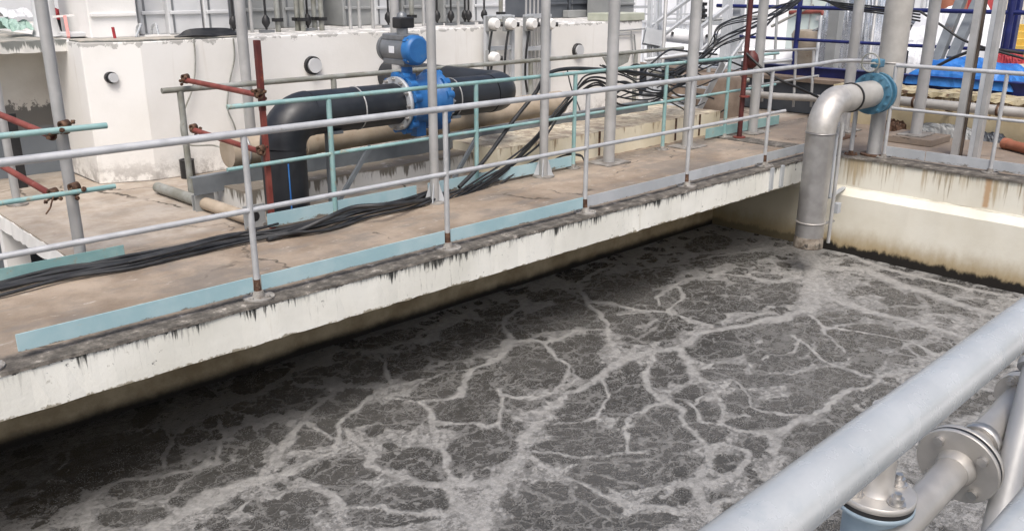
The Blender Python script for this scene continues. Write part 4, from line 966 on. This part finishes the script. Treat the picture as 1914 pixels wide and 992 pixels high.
cable([P(1745, 128, x=12.8), P(1790, 105, x=12.8), P(1840, 92, x=12.8), P(1914, 100, x=12.8)], .022, 'thick black cable rising over the blue tarpaulin', grp='right-hand cables')
# cables on the white tank
for pts, lab in (
    ([P(362, 72, y=3.96), P(365, 120, y=3.95), P(360, 165, y=3.95), P(345, 205, y=3.93), P(338, 240, y=3.93), P(352, 270, y=3.9), P(400, 272, y=3.6), P(430, 285, y=3.3)], 'thin grey cable dropping down the left part of the white tank'),
    ([P(436, 72, y=3.97), P(438, 110, y=3.96), P(430, 150, y=3.96), P(425, 200, y=3.95), P(438, 235, y=3.94), P(450, 280, y=3.9), P(455, 305, y=3.8)], 'thin grey cable dropping down the white tank left of the dark red pole')):
    cable(pts, .009, lab, 'old_rail', 'thin cables down the white tank')
cl = MB()
for i in range(6):
    cl.tube(smooth_path([Vector((3.95+.02*i, 4.06+.02*i, 1.45)), Vector((4.15, 4.0+.02*i, 1.465+.01*i)), Vector((4.42+.03*i, 4.02+.02*i, 1.45+.012*i)), Vector((4.66, 4.03+.02*i, 1.46))], 5), .014, 6)
tag(cl.build('coiled_cable', 'cable'), 'dark coil of cable lying on the rim of the white tank', 'cable coil')

# ================================================================== LEFT BACK: CANOPY, RECESS AND CLUTTER
MB().extrude_x([(4.352, -.020), (5.19, -.020), (5.19, 0), (4.352, 0)], frange(1.96, 3.048, .12), .002, seed=12).build('rear_deck', 'deck', pf)
rw = thing('recess_wall', 'blue-grey recess wall with peeling plaster under the canopy at the far left', 'wall', (1.5, 5.2, -1.7))
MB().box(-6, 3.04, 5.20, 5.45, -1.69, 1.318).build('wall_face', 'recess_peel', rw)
cn = thing('canopy_slab', 'concrete canopy slab with a peeling white edge at the upper left', 'canopy', (1, 5, 1.32))
MB().extrude_x([(4.60, 1.325), (8.5, 1.325), (8.5, 1.44), (4.60, 1.44)], frange(-6, 3.055, .08), .007, seed=17).build('slab', 'canopy', cn)
b = P(33, 383, z=0)
pole(b.x, b.y, .036, 'slim pale pole on a round plate at the extreme left edge', z0=0, top=1.3)
bp2 = P(36, 330, y=4.6)
bpost = thing('black_post', 'black flat post standing in the recess at the far left', 'post', (bp2.x, 4.6, 0))
MB().box(bp2.x-.06, bp2.x+.06, 4.57, 4.63, .001, .75).build('body', 'black', bpost, .004)
def ubox(name, lab, cat, u0, u1, v1, y, dep, mat, z0, grp=None, bev=.01, v0=None):
    a = P(u0, v1, y=y); c = P(u1, v1, y=y); z1 = P((u0+u1)/2, v1, y=y).z
    o = MB().box(a.x, c.x, y, y+dep, z0, z1).build(name, mat, None, bev); return tag(o, lab, cat, grp)
pl = thing('flared_pillar', 'pale flared concrete pillar standing on the canopy slab', 'pillar', P(88, 60, y=5.3))
q = P(88, 60, y=5.3)
MB().tube([(q.x, 5.3, 1.441), (q.x, 5.3, 1.50), (q.x, 5.3, 1.62), (q.x, 5.3, 3.2)], [.16, .135, .115, .11], 8).build('shaft', 'pale_panel', pl)
# folded sheets and red canvas on the canopy
def drape(name, lab, cat, u0, u1, v0, v1, y, mat, dep=.35, seed=1, amp=.03):
    a = P(u0, v1, y=y); c = P(u1, v0, y=y); rg = np.random.default_rng(seed); nx, nz = 16, 8
    vs = []; fs = []
    for i in range(nx+1):
        for j in range(nz+1):
            s = i/nx; t = j/nz; prof = math.sin(math.pi*min(1, .12+.88*t))*.5+.5
            fold = amp*math.sin(9*s+3*t+seed)+amp*.6*math.sin(21*s-4*t)+rg.normal()*amp*.25
            vs.append((a.x+(c.x-a.x)*s, y+dep*t*.8-fold, a.z+(c.z-a.z)*(1-(1-t)**1.6)*(.85+.15*math.sin(3.1*s+seed))+fold*.4))
    for i in range(nx):
        for j in range(nz): k = i*(nz+1)+j; fs.append((k, k+nz+1, k+nz+2, k+1))
    n = len(vs); vs += [(vs[i*(nz+1)+nz][0], y+dep, a.z) for i in range(nx+1)]
    for i in range(nx): fs.append((i*(nz+1)+nz, (i+1)*(nz+1)+nz, n+i+1, n+i))
    m = MB(); m._add(vs, fs, False); return tag(m.build(name, mat), lab, cat)
drape('green_sheet', 'folded pale green sheet lying on the canopy slab', 'sheet', 14, 62, 33, 57, 5.2, 'green_cloth', seed=2)
drape('grey_bundle', 'grey rolled bundle above the green sheet on the canopy slab', 'bundle', 10, 60, 12, 33, 5.4, 'pale_panel', seed=3, amp=.015)
drape('red_canvas', 'red canvas cover over dark gear on the canopy slab', 'cover', 100, 172, 9, 36, 5.6, 'red_cloth', seed=4)
ubox('dark_crate', 'dark crate under the red canvas on the canopy slab', 'crate', 103, 174, 32, 5.75, .5, 'dark_panel', 1.441)
ubox('grey_block', 'low pale grey block at the right end of the canopy slab', 'block', 128, 178, 61, 4.9, .3, 'pale_panel', 1.441)
pk = P(121, 31, y=5.05); pk2 = P(128, 68, y=4.85)
tl = thing('pink_stand', 'faded pink metal stand leg with a white top bar beside the red canvas', 'stand', pk2)
MB().bar(pk, (pk2.x, pk2.y, 1.445), .03, .03).build('leg', 'pink', tl); MB().bar(P(98, 32, y=5.05), P(138, 29, y=5.05), .02, .02).build('top_bar', 'white_plaster', tl)
MB().box(-8, 9, 9.6, 9.8, -1.69, 4).build('far_left_wall', 'pale_panel').name = 'rear_wall'
tag(bpy.data.objects['rear_wall'], 'plain grey rear wall behind the canopy and the white tank equipment', 'wall')

# ================================================================== EQUIPMENT ON TOP OF THE WHITE TANK
ZT = 1.427
rows = [(166, 258, 4.75, .9, 'white_plaster', 'white plastered housing block at the left end on top of the white tank'),
 (261, 312, 5.05, .8, 'pale_panel', 'bluish pale panel box behind the white grab handles'),
 (315, 379, 4.95, .9, 'pale_panel', 'pale panelled box left of the dark cable coil'),
 (383, 430, 4.95, .9, 'pale_panel', 'pale panelled box behind the dark cable coil'),
 (455, 516, 5.35, .9, 'mid_panel', 'mid grey cabinet right of the first valve spindles'),
 (530, 604, 5.45, .8, 'mid_panel', 'mid grey cabinet behind the pair of brown uprights'),
 (642, 697, 5.35, .9, 'mid_panel', 'mid grey cabinet left of the valve actuator'),
 (702, 742, 5.25, .9, 'pale_panel', 'pale cabinet directly behind the actuator switch box'),
 (752, 800, 5.35, .9, 'mid_panel', 'mid grey cabinet right of the actuator switch box'),
 (830, 868, 5.3, .9, 'mid_panel', 'mid grey cabinet between two slim poles above the valve'),
 (884, 934, 5.3, .9, 'pale_panel', 'pale cabinet behind the left knob frame'),
 (1012, 1060, 5.5, .9, 'dark_panel', 'dark slate cabinet right of the second knob frame'),
 (1064, 1134, 5.5, .9, 'dark_panel', 'dark slate cabinet with grey boxes left of the thick pole'),
 (1146, 1184, 4.7, .6, 'mid_panel', 'grey cabinet at the right end on top of the white tank')]
for u0, u1, y, dep, mat, lab in rows:
    a = P(u0, 40, y=y); c = P(u1, 40, y=y)
    t = thing('equipment_cabinet', lab, 'cabinet', ((a.x+c.x)/2, y, ZT), 'cabinets on top of the white tank')
    MB().box(a.x, c.x, y, y+dep, ZT, 2.9).build('housing', mat, t, .015)
    MB().box(a.x+.02, c.x-.02, y-.03, y, ZT+.22, ZT+.26).build('ledge', mat, t, .008)
    if mat != 'white_plaster':
        MB().box(a.x+.05, a.x+.07, y-.012, y, ZT+.02, 2.7).build('seam', 'gunmetal', t)
rg = random.Random(11)
for i, (u, kind) in enumerate([(436, 1), (446, 1), (470, 0), (497, 1), (519, 2), (556, 2), (566, 2), (575, 1), (588, 2), (601, 2), (655, 0), (672, 0), (697, 0), (726, 1), (734, 2), (770, 2), (792, 0), (817, 1), (843, 1), (857, 0), (869, 1), (876, 1), (905, 1), (936, 2)]):
    y = 4.62+.06*(i % 3); q = P(u, 40, y=y)
    lab = {0: 'pale vertical conduit on top of the white tank', 1: 'black valve spindle on top of the white tank', 2: 'brownish upright tube on top of the white tank'}[kind]
    nm = {0: 'conduit', 1: 'valve_spindle', 2: 'upright_tube'}[kind]
    t = thing(nm, lab, {0: 'conduit', 1: 'valve', 2: 'tube'}[kind], (q.x, y, ZT), {0: 'pale conduits on the tank', 1: 'black valve spindles on the tank', 2: 'brown uprights on the tank'}[kind])
    MB().tube([(q.x, y, ZT), (q.x, y, 2.9)], {0: .022, 1: .014, 2: .032}[kind], 10).build('shaft', {0: 'galv', 1: 'black', 2: 'old_rail'}[kind], t)
    if kind == 1:
        MB().tube([(q.x, y, ZT+.06), (q.x, y, ZT+.11), (q.x, y, ZT+.16), (q.x, y, ZT+.20)], [.02, .05, .045, .02], 10).build('valve_body', 'black', t)
        MB().box(q.x-.09, q.x+.09, y-.03, y+.03, ZT, ZT+.035).build('foot', 'gunmetal', t)
    if kind == 2: MB().box(q.x-.05, q.x+.05, y-.05, y+.05, ZT+.12, ZT+.16).build('collar', 'black', t)
gh = thing('grab_handles', 'pair of white curved grab handles at the left end of the white tank rim', 'handles', P(276, 70, y=4.3))
for u, uu in ((254, 263), (298, 291)):
    a = P(u, 71, y=4.35); c = P(uu, 46, y=4.5)
    MB().tube(smooth_path([(a.x, a.y, ZT+.02), a.lerp(c, .6), c, c+Vector((0, .1, -.03)), (c.x, c.y+.15, ZT)], 5), .013, 8).build('handle', 'rail_white', gh)
MB().bar((P(272, 70, y=4.3).x, 4.3, ZT+.035), (P(318, 70, y=4.3).x, 4.3, ZT+.035), .03, .02).build('step', 'white_plaster', gh)
rpk = P(215, 70, y=4.35); tag(MB().tube([(rpk.x, rpk.y, ZT), (rpk.x-.01, rpk.y, ZT+.13)], .016, 8).build('red_peg', 'red_cloth'), 'small red peg standing on the white tank rim in front of the white block', 'peg')
# knob frames in front of the tank
def knob_frame(us, v_top, lab, knobs, conduits):
    y = 3.86; a = P(us[0], 60, y=y); c = P(us[1], 60, y=y); zt = P(us[0], v_top, y=y).z
    t = thing('knob_frame', lab, 'frame', ((a.x+c.x)/2, y, .33), 'knob frames on the white tank')
    for q in (a, c): MB().bar((q.x, y, .335), (q.x, y, zt), .055, .055, (1, 0, 0)).build('post', 'galv_grey', t, .003)
    for v in (v_top+3, 92):
        z = P(us[0], v, y=y).z; MB().box(a.x+.03, c.x-.03, y-.02, y+.02, z-.03, z+.03).build('crossbar', 'galv_grey', t, .003)
    for u, v in knobs:
        q = P(u, v, y=y-.09); m = MB().obox(q+Vector((0, .045, 0)), .16, .05, .20)
        m.build('back_plate', 'mid_panel', t, .004)
        k = MB().tube([q+Vector((0, .02, 0)), q+Vector((0, -.06, 0)), q+Vector((.0, -.085, 0))], [.078, .078, .055], 10).build('knob', 'white_plaster', t, .006)
        MB().tube([q+Vector((.05, -.04, -.005)), q+Vector((.105, -.075, -.01))], .030, 12).build('lens', 'black', k)
        MB().tube(smooth_path([q+Vector((.0, .03, -.10)), q+Vector((-.05, .03, -.35)), q+Vector((-.06, .04, -.7)), q+Vector((0, .05, -.95))], 5), .016, 8).build('lead', 'cable', t)
    for k in range(conduits):
        x = a.x+.08+(c.x-a.x-.16)*k/max(1, conduits-1); MB().tube([(x, y+.07, .34), (x, y+.07, zt+.5)], .016, 8).build('conduit', 'galv', t)
knob_frame((909, 957), 30, 'left grey frame carrying three white knobs against the white tank', [(922, 45), (953, 45), (922, 108)], 0)
knob_frame((982, 1026), 28, 'right grey frame carrying two white knobs and a row of conduits', [(992, 45), (1026, 45)], 5)
cf = thing('conduit_loop', 'thin grey conduit loop on the right end of the white tank wall', 'conduit', P(1175, 90, y=3.97))
MB().tube([P(1155, 58, y=3.97), P(1205, 54, y=3.97)], .012, 6).tube([P(1155, 66, y=3.97), P(1186, 65, y=3.97), P(1190, 120, y=3.97)], .01, 6).tube([P(1180, 58, y=3.96), P(1184, 122, y=3.96)], .01, 6).build('tubes', 'mid_panel', cf)
gbx = [(1063, 1098, 20, 5.35), (1101, 1118, 22, 5.35), (1121, 1134, 22, 5.35)]
for u0, u1, v, y in gbx:
    a = P(u0, v, y=y); c = P(u1, v, y=y)
    tag(MB().box(a.x, c.x, y, y+.14, ZT+.005, a.z).build('grey_box', 'mid_panel', None, .01), 'grey electrical box standing in front of the dark slate cabinet', 'box', 'grey boxes on the tank')

# ================================================================== RIGHT BACK: PARAPET, BLUE BEAM, RAILS, YARD
pw = thing('yellow_parapet', 'low stained yellow parapet wall with a broken masonry top behind the landing', 'wall', (13.1, -3, 0))
MB().extrude_x([(12.90, .001), (13.5, .001), (13.5, .50), (12.90, .50)], frange(-8, 1.15, .12), .006, 'y').build('wall_body', 'parapet', pw)
MB().extrude_x([(12.86, .502), (13.5, .502), (13.5, .55), (12.87, .555)], frange(-8, 1.15, .07), .022, 'y', 2).build('broken_top', 'rubble', pw)
hpz = thing('level_pipe', 'pale horizontal pipe running along the yellow parapet', 'pipe', (12.65, -3, .43))
MB().tube([(12.65, .05, .425), (12.65, -8, .43)], .066, 20).build('pipe_run', 'pale_pipe', hpz)
for y in (-.15, -1.25, -1.75): MB().ring((12.65, y, .425), (12.65, y-.03, .425), .064, .076, 20).build('joint_ring', 'clamp', hpz)
for y in (-.6, -2.1): MB().box(12.70, 12.898, y-.02, y+.02, .34, .37).build('wall_bracket', 'clamp', hpz)
ib = thing('navy_beam', 'long navy blue I-beam lying behind the yellow parapet', 'beam', (13.7, -3, .6))
MB().box(13.60, 13.62, -8, 2.9, .470, .70).build('web', 'navy', ib)
MB().box(13.53, 13.69, -8, 2.9, .701, .715).build('top_flange', 'navy', ib); MB().box(13.53, 13.69, -8, 2.9, .456, .469).build('bottom_flange', 'navy', ib)
MB().box(13.53, 14.4, -8, 3.2, -1.69, .455).build('plinth', 'brown_mid', ib)
# dark block put in for a shaded opening, and pipes, left of the parapet
dk = thing('dark_opening', 'dark block put in for the shaded opening behind the bend of the stainless pipe', 'wall', (13.6, 3.2, 0))
MB().box(13.3, 13.6, 1.2, 5.6, .001, .50).build('wall_body', 'dark_panel', dk)
MB().box(13.2, 13.65, 1.2, 5.6, .501, .56).build('coping', 'brown_mid', dk)
q0, q1 = P(1395, 196, x=13.05), P(1570, 168, x=12.95)
pp = thing('pit_pipe', 'pale pipe crossing above the dark pit behind the stainless bend', 'pipe', q0)
MB().tube([P(1330, 168, x=13.0), P(1450, 180, x=13.0), P(1560, 186, x=13.0)], .055, 16).build('pipe_run', 'pale_pipe', pp)
p3 = thing('pit_railing', 'pale railing stub beside the dark pit', 'railing', P(1480, 260, x=12.6))
MB().tube([P(1380, 98, x=13.1), P(1525, 92, x=13.1)], .022, 10).build('top_rail', 'galv', p3)
MB().tube([P(1400, 162, x=13.1), P(1530, 142, x=13.1)], .02, 10).build('mid_rail', 'galv', p3)
for u in (1488, 1521): MB().tube([P(u, 95, x=13.1), P(u-5, 200, x=13.1)], .022, 10).build('post', 'galv', p3)
for u0, v0, u1, v1, lab in ((1310, 150, 1310, 150, ''),): pass
# stair stringers and frames beyond
st = thing('steel_stair', 'light grey steel stair flight leaning up to the right of a thick grey pole', 'stair', P(1300, 230, y=2.2))
for dy in (0, .55):
    MB().bar(P(1292, 232, y=2.1+dy), P(1352, 118, y=2.1+dy), .02, .12).build('stringer', 'galv', st)
a, c = P(1292, 232, y=2.1), P(1352, 118, y=2.1)
for k in range(6):
    m_ = a.lerp(c, (k+.5)/6); MB().box(m_.x-.08, m_.x+.08, 2.12, 2.63, m_.z-.01, m_.z+.01).build('tread', 'galv_grey', st)
def frame(name, lab, bars, mat='galv_grey', cat='frame', r=.035):
    t = thing(name, lab, cat, bars[0][0])
    for a, b_, w_ in bars: MB().bar(a, b_, w_, w_, (0, 1, .01)).build('member', mat, t)
    return t
PX = lambda u, v, d: P(u, v, d=d)
frame('support_frame', 'grey steel support frame with gusset plates and diagonals right of the white tank', [
    (PX(1216, -30, 15), PX(1213, 200, 15), .07), (PX(1226, -30, 15), PX(1223, 200, 15), .05), (PX(1231, -30, 15.2), PX(1229, 200, 15.2), .09),
    (PX(1206, 58, 15), PX(1300, -10, 15), .05), (PX(1228, 75, 15.1), PX(1295, 25, 15.1), .05), (PX(1202, 178, 15), PX(1240, 178, 15), .12), (PX(1204, 68, 15), PX(1236, 74, 15), .26)])
frame('column_frame', 'pair of grey steel columns with a diagonal left of the dark red standpipe', [
    (PX(1362, -30, 16), PX(1348, 220, 16), .14), (PX(1384, -30, 16.4), PX(1368, 220, 16.4), .16), (PX(1306, 55, 15.5), PX(1362, 12, 15.5), .06), (PX(1308, 50, 15.5), PX(1306, 190, 15.5), .09), (PX(1310, 95, 15.5), PX(1345, 65, 15.5), .05), (PX(1300, 105, 15.2), PX(1360, 75, 15.2), .04)])
frame('gantry_rail', 'thin grey gantry handrail against the white yard to the right of the tank', [
    (PX(1160, 14, 17), PX(1225, 13, 17), .05), (PX(1185, 27, 17), PX(1290, 27, 17), .03), (PX(1244, -20, 17), PX(1243, 40, 17), .04), (PX(1268, -20, 17), PX(1266, 60, 17), .04), (PX(1274, -20, 17), PX(1272, 60, 17), .04), (PX(1245, 36, 17), PX(1292, 36, 17), .04), (PX(1320, 34, 17), PX(1356, 34, 17), .05), (PX(1320, 42, 17), PX(1356, 43, 17), .10)])
wv = thing('white_vessel', 'long white horizontal vessel pipe behind the steel frames right of the tank', 'vessel', PX(1300, 70, 17))
MB().tube([PX(1236, 64, 17), PX(1378, 80, 17)], .135, 20).build('shell', 'white_far', wv)
for u, v in ((1257, 63), (1321, 68)): q = PX(u, v, 16.86); MB().tube([q, q+Vector((-.04, -.03, .01))], .03, 10).build('port', 'black', wv)
ww = thing('white_roof_edge', 'bright white roof slab beyond the white vessel', 'roof', PX(1320, 90, 19))
a, c = PX(1232, 84, 18), PX(1540, 100, 18)
MB().prism([PX(1232, 80, 18), PX(1542, 98, 18), PX(1542, 118, 17.9), PX(1232, 92, 17.9)], (.0, .0, -.1)).build('slab', 'white_far', ww)
dm = thing('dark_void', 'machine blocks in a dark void under the white roof slab', 'machinery', PX(1290, 110, 18))
a, c = PX(1235, 95, 18.6), PX(1450, 125, 18.6)
MB().bar(PX(1236, 118, 18.6), PX(1480, 140, 18.6), .5, .42).build('void_shade', 'dark_panel', dm)  # dark bar put in for the shaded void below the slab
for i in range(9):
    u = 1240+16*i; MB().obox(PX(u, 122+(i*7 % 12), 17.6), .22, .2, .16+.05*(i % 3)).build('machine_block', ['gunmetal', 'mid_panel', 'old_rail'][i % 3], dm, .02)
bz = thing('machine_plinth', 'brown concrete machine base at the end of the cream plinth', 'base', (10.2, 2.9, .33))
c = P(1345, 232, y=2.6); MB().tube([(c.x, c.y+.35, .001), (c.x, c.y+.35, .56), (c.x, c.y+.35, .60)], [.62, .60, .56], 28).build('drum', 'brown_mid', bz)
pm = thing('pump_head', 'small green-grey pump head behind a thick grey pole', 'pump', PX(1308, 50, 16.5))
MB().tube([PX(1310, 52, 16.5), PX(1310, 22, 16.5), PX(1311, 5, 16.5)], [.08, .09, .05], 14).build('motor', 'mid_panel', pm)
for v in (8, 20, 30): MB().obox(PX(1312, v, 16.4), .16, .14, .06).build('fitting', 'black', pm, .01)
MB().obox(PX(1308, 50, 16.45), .16, .12, .06).build('plate', 'olive', pm, .01)

for i, (u0, v0, u1, v1, d, r) in enumerate([(1205, 112, 1330, 96, 14, .03), (1212, 132, 1300, 150, 13.5, .025), (1246, -20, 1238, 130, 14.2, .03), (1330, -20, 1322, 200, 14.5, .035), (1338, 150, 1400, 60, 14.6, .03), (1400, -20, 1393, 170, 15.5, .03),
    (1430, -20, 1424, 190, 14.4, .025), (1455, -20, 1446, 150, 15.8, .025), (1400, 120, 1480, 112, 14, .03), (1250, 165, 1400, 150, 13.8, .035), (1210, 205, 1300, 190, 13.2, .04), (1300, 40, 1420, 30, 16, .025), (1535, 30, 1522, 150, 15.4, .03), (1442, 50, 1520, 10, 15.9, .025), (1640, -10, 1625, 110, 15.3, .03), (1715, 40, 1800, 30, 16.2, .03), (1735, 0, 1722, 110, 16, .03)]):
    tag(MB().tube([PX(u0, v0, d), PX(u1, v1, d)], r, 10).build('scaffold_tube', ['galv_grey', 'old_rail', 'galv', 'mid_panel'][i % 4]), 'thin scaffold tube in the clutter of steelwork behind the walkway', 'tube', 'tubes in the steelwork')
rt = random.Random(3)
for i in range(11):
    u, v = 1130+rt.uniform(-15, 60), 128+rt.uniform(0, 55); pts = []
    for k in range(7):
        pts.append(P(u, v+22*math.sin(k*1.0+i)*rt.uniform(.3, 1), y=1.75+rt.uniform(-.1, .35))); u += rt.uniform(22, 42); v += rt.uniform(-12, 9)
    cable(pts, rt.choice([.008, .010, .014]), 'black cable in the loose tangle behind the teal railing right of the white tank', grp='tangled cables behind the teal railing')
# blue rails
nr = thing('navy_railing', 'navy blue two-bar railing crossing the yard behind the tower pipe', 'railing', (14.8, 0, .6))
MB().tube([(14.8, 4.6, 1.60), (14.8, -8, 1.62)], .034, 12).build('top_rail', 'navy', nr)
MB().tube([(14.8, 4.6, 1.055), (14.8, -8, 1.055)], .028, 12).build('mid_rail', 'navy', nr)
for u, r in ((1490, .045), (1884, .05)):
    y = P(u, 60, x=14.8).y; MB().tube([(14.8, y, .3), (14.8, y, 2.6)], r, 12).build('post', 'navy', nr)
nc = P(1893, 30, x=15.2); tag(MB().box(15.15, 15.3, nc.y-.09, nc.y+.09, .9, 3.2).build('navy_column', 'navy', None, .01), 'broad navy blue column at the top right corner', 'column')
gc = P(1560, 60, x=15.6); tag(MB().box(15.5, 15.7, gc.y-.10, gc.y+.10, -1.69, 3.2).build('green_grey_column', 'mid_panel', None, .01), 'dark grey-green column in front of the silver foil', 'column')
for (u0, v0, u1, v1), lab in (((1805, -20, 1748, 122), 'left one of two leaning dark grey beams above the blue tarpaulin'), ((1838, -20, 1778, 112), 'right one of two leaning dark grey beams above the blue tarpaulin')):
    tag(MB().bar(P(u0, v0, x=15.6), P(u1, v1, x=14.4), .14, .14, (0, 1, 0)).build('leaning_beam', 'beam_grey', None, .006), lab, 'beam', 'leaning grey beams')
# blue tarpaulin heap
def heap(name, mat, lab, cat, cx, cy, z0, sx, sy, h, seed, n=26, rough=.12, smooth=False, grp=None):
    rg = np.random.default_rng(seed); ph = rg.uniform(0, 6.28, 12); fr_ = rg.uniform(2, 9, 12); di = rg.uniform(0, 6.28, 12)
    vs = []; fs = []
    for i in range(n+1):
        for j in range(n+1):
            s = i/n*2-1; t = j/n*2-1
            b_ = max(0, (1-s**4)*(1-t**4))**.55
            w_ = sum(math.sin(fr_[k]*(s*math.cos(di[k])+t*math.sin(di[k]))*1.6+ph[k]) for k in range(12))/12
            vs.append((cx+sx*s+rg.normal()*.006, cy+sy*t+rg.normal()*.006, z0+h*b_*(1+rough*4*w_)+rg.normal()*.008*h))
    for i in range(n):
        for j in range(n): k = i*(n+1)+j; fs.append((k, k+n+1, k+n+2, k+1))
    m = MB(); m._add(vs, fs, smooth); return tag(m.build(name, mat), lab, cat, grp)
y0, y1 = P(1738, 130, x=14.2).y, P(1905, 130, x=14.2).y
heap('blue_tarpaulin', 'tarp', 'crumpled bright blue tarpaulin heaped behind the navy beam', 'tarpaulin', 14.05, (y0+y1)/2, .58, .50, (y0-y1)/2+.15, .34, 5)
heap('white_sheet', 'white_far', 'crumpled white sheeting beyond the blue tarpaulin', 'sheeting', 17.0, P(1790, 60, x=17).y, .7, .6, .9, .75, 9, rough=.2)
heap('white_sack', 'white_far', 'white sack pile left of the blue tarpaulin', 'sacks', 15.6, P(1700, 105, x=15.6).y, .5, .4, .45, .48, 12)
pr = P(1895, 106, x=15.0); heap('red_bag', 'red_cloth', 'small red bag lying on the blue tarpaulin at the right edge', 'bag', 14.5, P(1885, 105, x=14.5).y, .90, .12, .22, .14, 14)
dr = P(1682, 106, x=14.3); tag(MB().tube([(14.2, dr.y, .62), (14.2, dr.y, 1.0), (14.2, dr.y, 1.02)], [.16, .16, .13], 24).build('black_drum', 'black'), 'glossy black drum beside the tower pipe', 'drum')
gb = P(1700, 66, x=17.5); gbt = thing('grey_bin', 'grey lidded bin beyond the navy railing', 'bin', (17.5, gb.y, .9))
MB().box(17.4, 17.8, gb.y-.22, gb.y+.22, .9, 1.26).build('body', 'mid_panel', gbt, .02); MB().bar((17.35, gb.y-.26, 1.30), (17.6, gb.y+.34, 1.38), .4, .02, (0, 0, 1)).build('lid', 'dark_panel', gbt)
gb2 = P(1765, 66, x=17.0); tag(MB().box(16.9, 17.3, gb2.y-.3, gb2.y+.3, .8, 1.3).build('grey_machine', 'mid_panel', None, .03), 'grey machine body behind the leaning beams', 'machine')
rb = P(1800, 22, x=22); tag(MB().box(21.9, 22.9, rb.y-.35, rb.y+.35, .9, 1.9).build('red_tank', 'red_cloth', None, .06), 'red tank far behind the leaning beams', 'tank')
ob = P(1772, 32, x=21); tag(MB().tube([(21, ob.y, .8), (21, ob.y, 1.8)], .35, 20).build('brown_drum', 'orange_clay'), 'brown drum far behind the leaning beams', 'drum')
# silver foil vessel and beige cone
heap('foil_stack', 'foil', 'crumpled silver foil wrapped stack behind the tower pipe', 'foil wrap', 16.6, P(1600, 80, x=16.6).y, -.4, .55, .62, 2.9, 31, n=44, rough=.10)
cvx = thing('beige_vessel', 'beige conical vessel with grey round lids left of the silver foil', 'vessel', PX(1520, 100, 17.5))
q = PX(1522, 125, 17.4)
MB().tube([q+Vector((0, 0, -.6)), q+Vector((0, 0, -.1)), q+Vector((0, 0, .32)), q+Vector((0, 0, .62)), q+Vector((0, 0, .70))], [.20, .27, .46, .50, .46], 28).build('cone', 'beige_pipe', cvx)
for u, v in ((1508, 68), (1524, 60)): a = PX(u, v, 17.1); MB().tube([a, a+Vector((0, .02, .03))], .105, 20).build('lid', 'gunmetal', cvx)
mh = thing('mint_hut', 'pale mint hut with a round dial and a brown gutter beyond the navy railing', 'hut', PX(1500, 60, 20))
a, c = P(1470, 60, x=19.5), P(1556, 60, x=19.5)
MB().box(19.5, 21, c.y, a.y, -1.69, 2.6).build('wall', 'mint_far', mh)
MB().tube([P(1476, 24, x=19.44), P(1536, 22, x=19.44), P(1541, 32, x=19.44), P(1538, 60, x=19.44)], .05, 10).build('gutter', 'rust', mh)
dq = P(1530, 34, x=19.46); MB().tube([dq, dq+Vector((-.03, 0, 0))], .06, 18).build('dial', 'galv', mh)
for u in (1492, 1510): q = P(u, 60, x=19.46); MB().box(19.47, 19.495, q.y-.01, q.y+.01, -1, 2.6).build('seam', 'galv', mh)
# white yard sheds
for (u0, u1, xx, mat, h), lab in (((1188, 1300, 24, 'white_far', 5), 'bright white shed far behind the steel frames'), ((1304, 1420, 26, 'white_far', 5.5), 'tall bright white shed far behind the dark red standpipe'),
    ((1424, 1560, 28, 'white_far', 5.2), 'bright white shed far behind the mint hut'), ((1565, 1700, 30, 'white_far', 5), 'bright white shed far behind the silver foil'), ((1705, 1790, 29, 'white_far', 4.6), 'white shed with grey panel joints far behind the navy railing'), ((1794, 2050, 27, 'cream_far', 5.2), 'cream building with yellow stairs at the top right')):
    a, c = P(u0, 40, x=xx), P(u1, 40, x=xx)
    t = thing('yard_shed', lab, 'building', (xx, (a.y+c.y)/2, -1.7), 'sheds round the yard')
    MB().box(xx, xx+6, c.y, a.y, -1.69, h).build('wall', mat, t)
    n = 3
    for k in range(n):
        yy = c.y+(a.y-c.y)*(k+.5)/n
        MB().box(xx-.03, xx-.002, yy-.03, yy+.03, -1.6, h).build('joint', 'pale_panel', t)
    MB().box(xx-.06, xx-.002, c.y, a.y, .75, .83).build('band', 'pale_panel', t)
    MB().box(xx-.05, xx-.002, (a.y+c.y)/2+.3, (a.y+c.y)/2+1.0, 1.75, 2.9).build('window', 'glass_dark', t)
ys = thing('yellow_steps', 'yellow steps with black edges at the right edge of the photo', 'steps', P(1900, 70, x=19))
for k in range(4):
    q = P(1906-7*(3-k), 46+13*(3-k), x=19+.2*k); MB().box(q.x, q.x+.25, q.y-.5, q.y+.28, q.z-.24, q.z).build('step', 'yellow', ys, .01)
    MB().prism([(q.x-.012, q.y+.05, q.z-.20), (q.x-.012, q.y+.17, q.z-.20), (q.x-.012, q.y+.26, q.z-.03), (q.x-.012, q.y+.14, q.z-.03)], (.01, 0, 0)).build('black_stripe', 'black', ys)
# small things on the landing
oq = P(1895, 276, z=.06); oc = thing('clay_pipe', 'orange clay pipe lying on the landing at the right edge', 'pipe', oq)
MB().tube([P(1877, 268, z=.07), P(1990, 296, z=.07)], .062, 20).build('barrel', 'orange_clay', oc)
MB().tube([P(1877, 268, z=.07), P(1886, 270, z=.07)], .072, 20).build('socket', 'orange_clay', oc)
heap('old_rags', 'mid_panel', 'grey heap of old sacking on the landing below the level pipe', 'sacking', 12.72, P(1765, 250, x=12.7).y, .001, .13, .42, .14, 41, rough=.2)
heap('dark_rags', 'dark_panel', 'dark heap of rags against the parapet left of the clay pipe', 'rags', 12.75, P(1842, 268, x=12.7).y, .001, .1, .22, .10, 43, rough=.2)
heap('wet_debris', 'clamp', 'small dark debris pile on the landing behind the tower leg', 'debris', 12.7, P(1668, 240, x=12.7).y, .001, .14, .16, .12, 45, rough=.25)
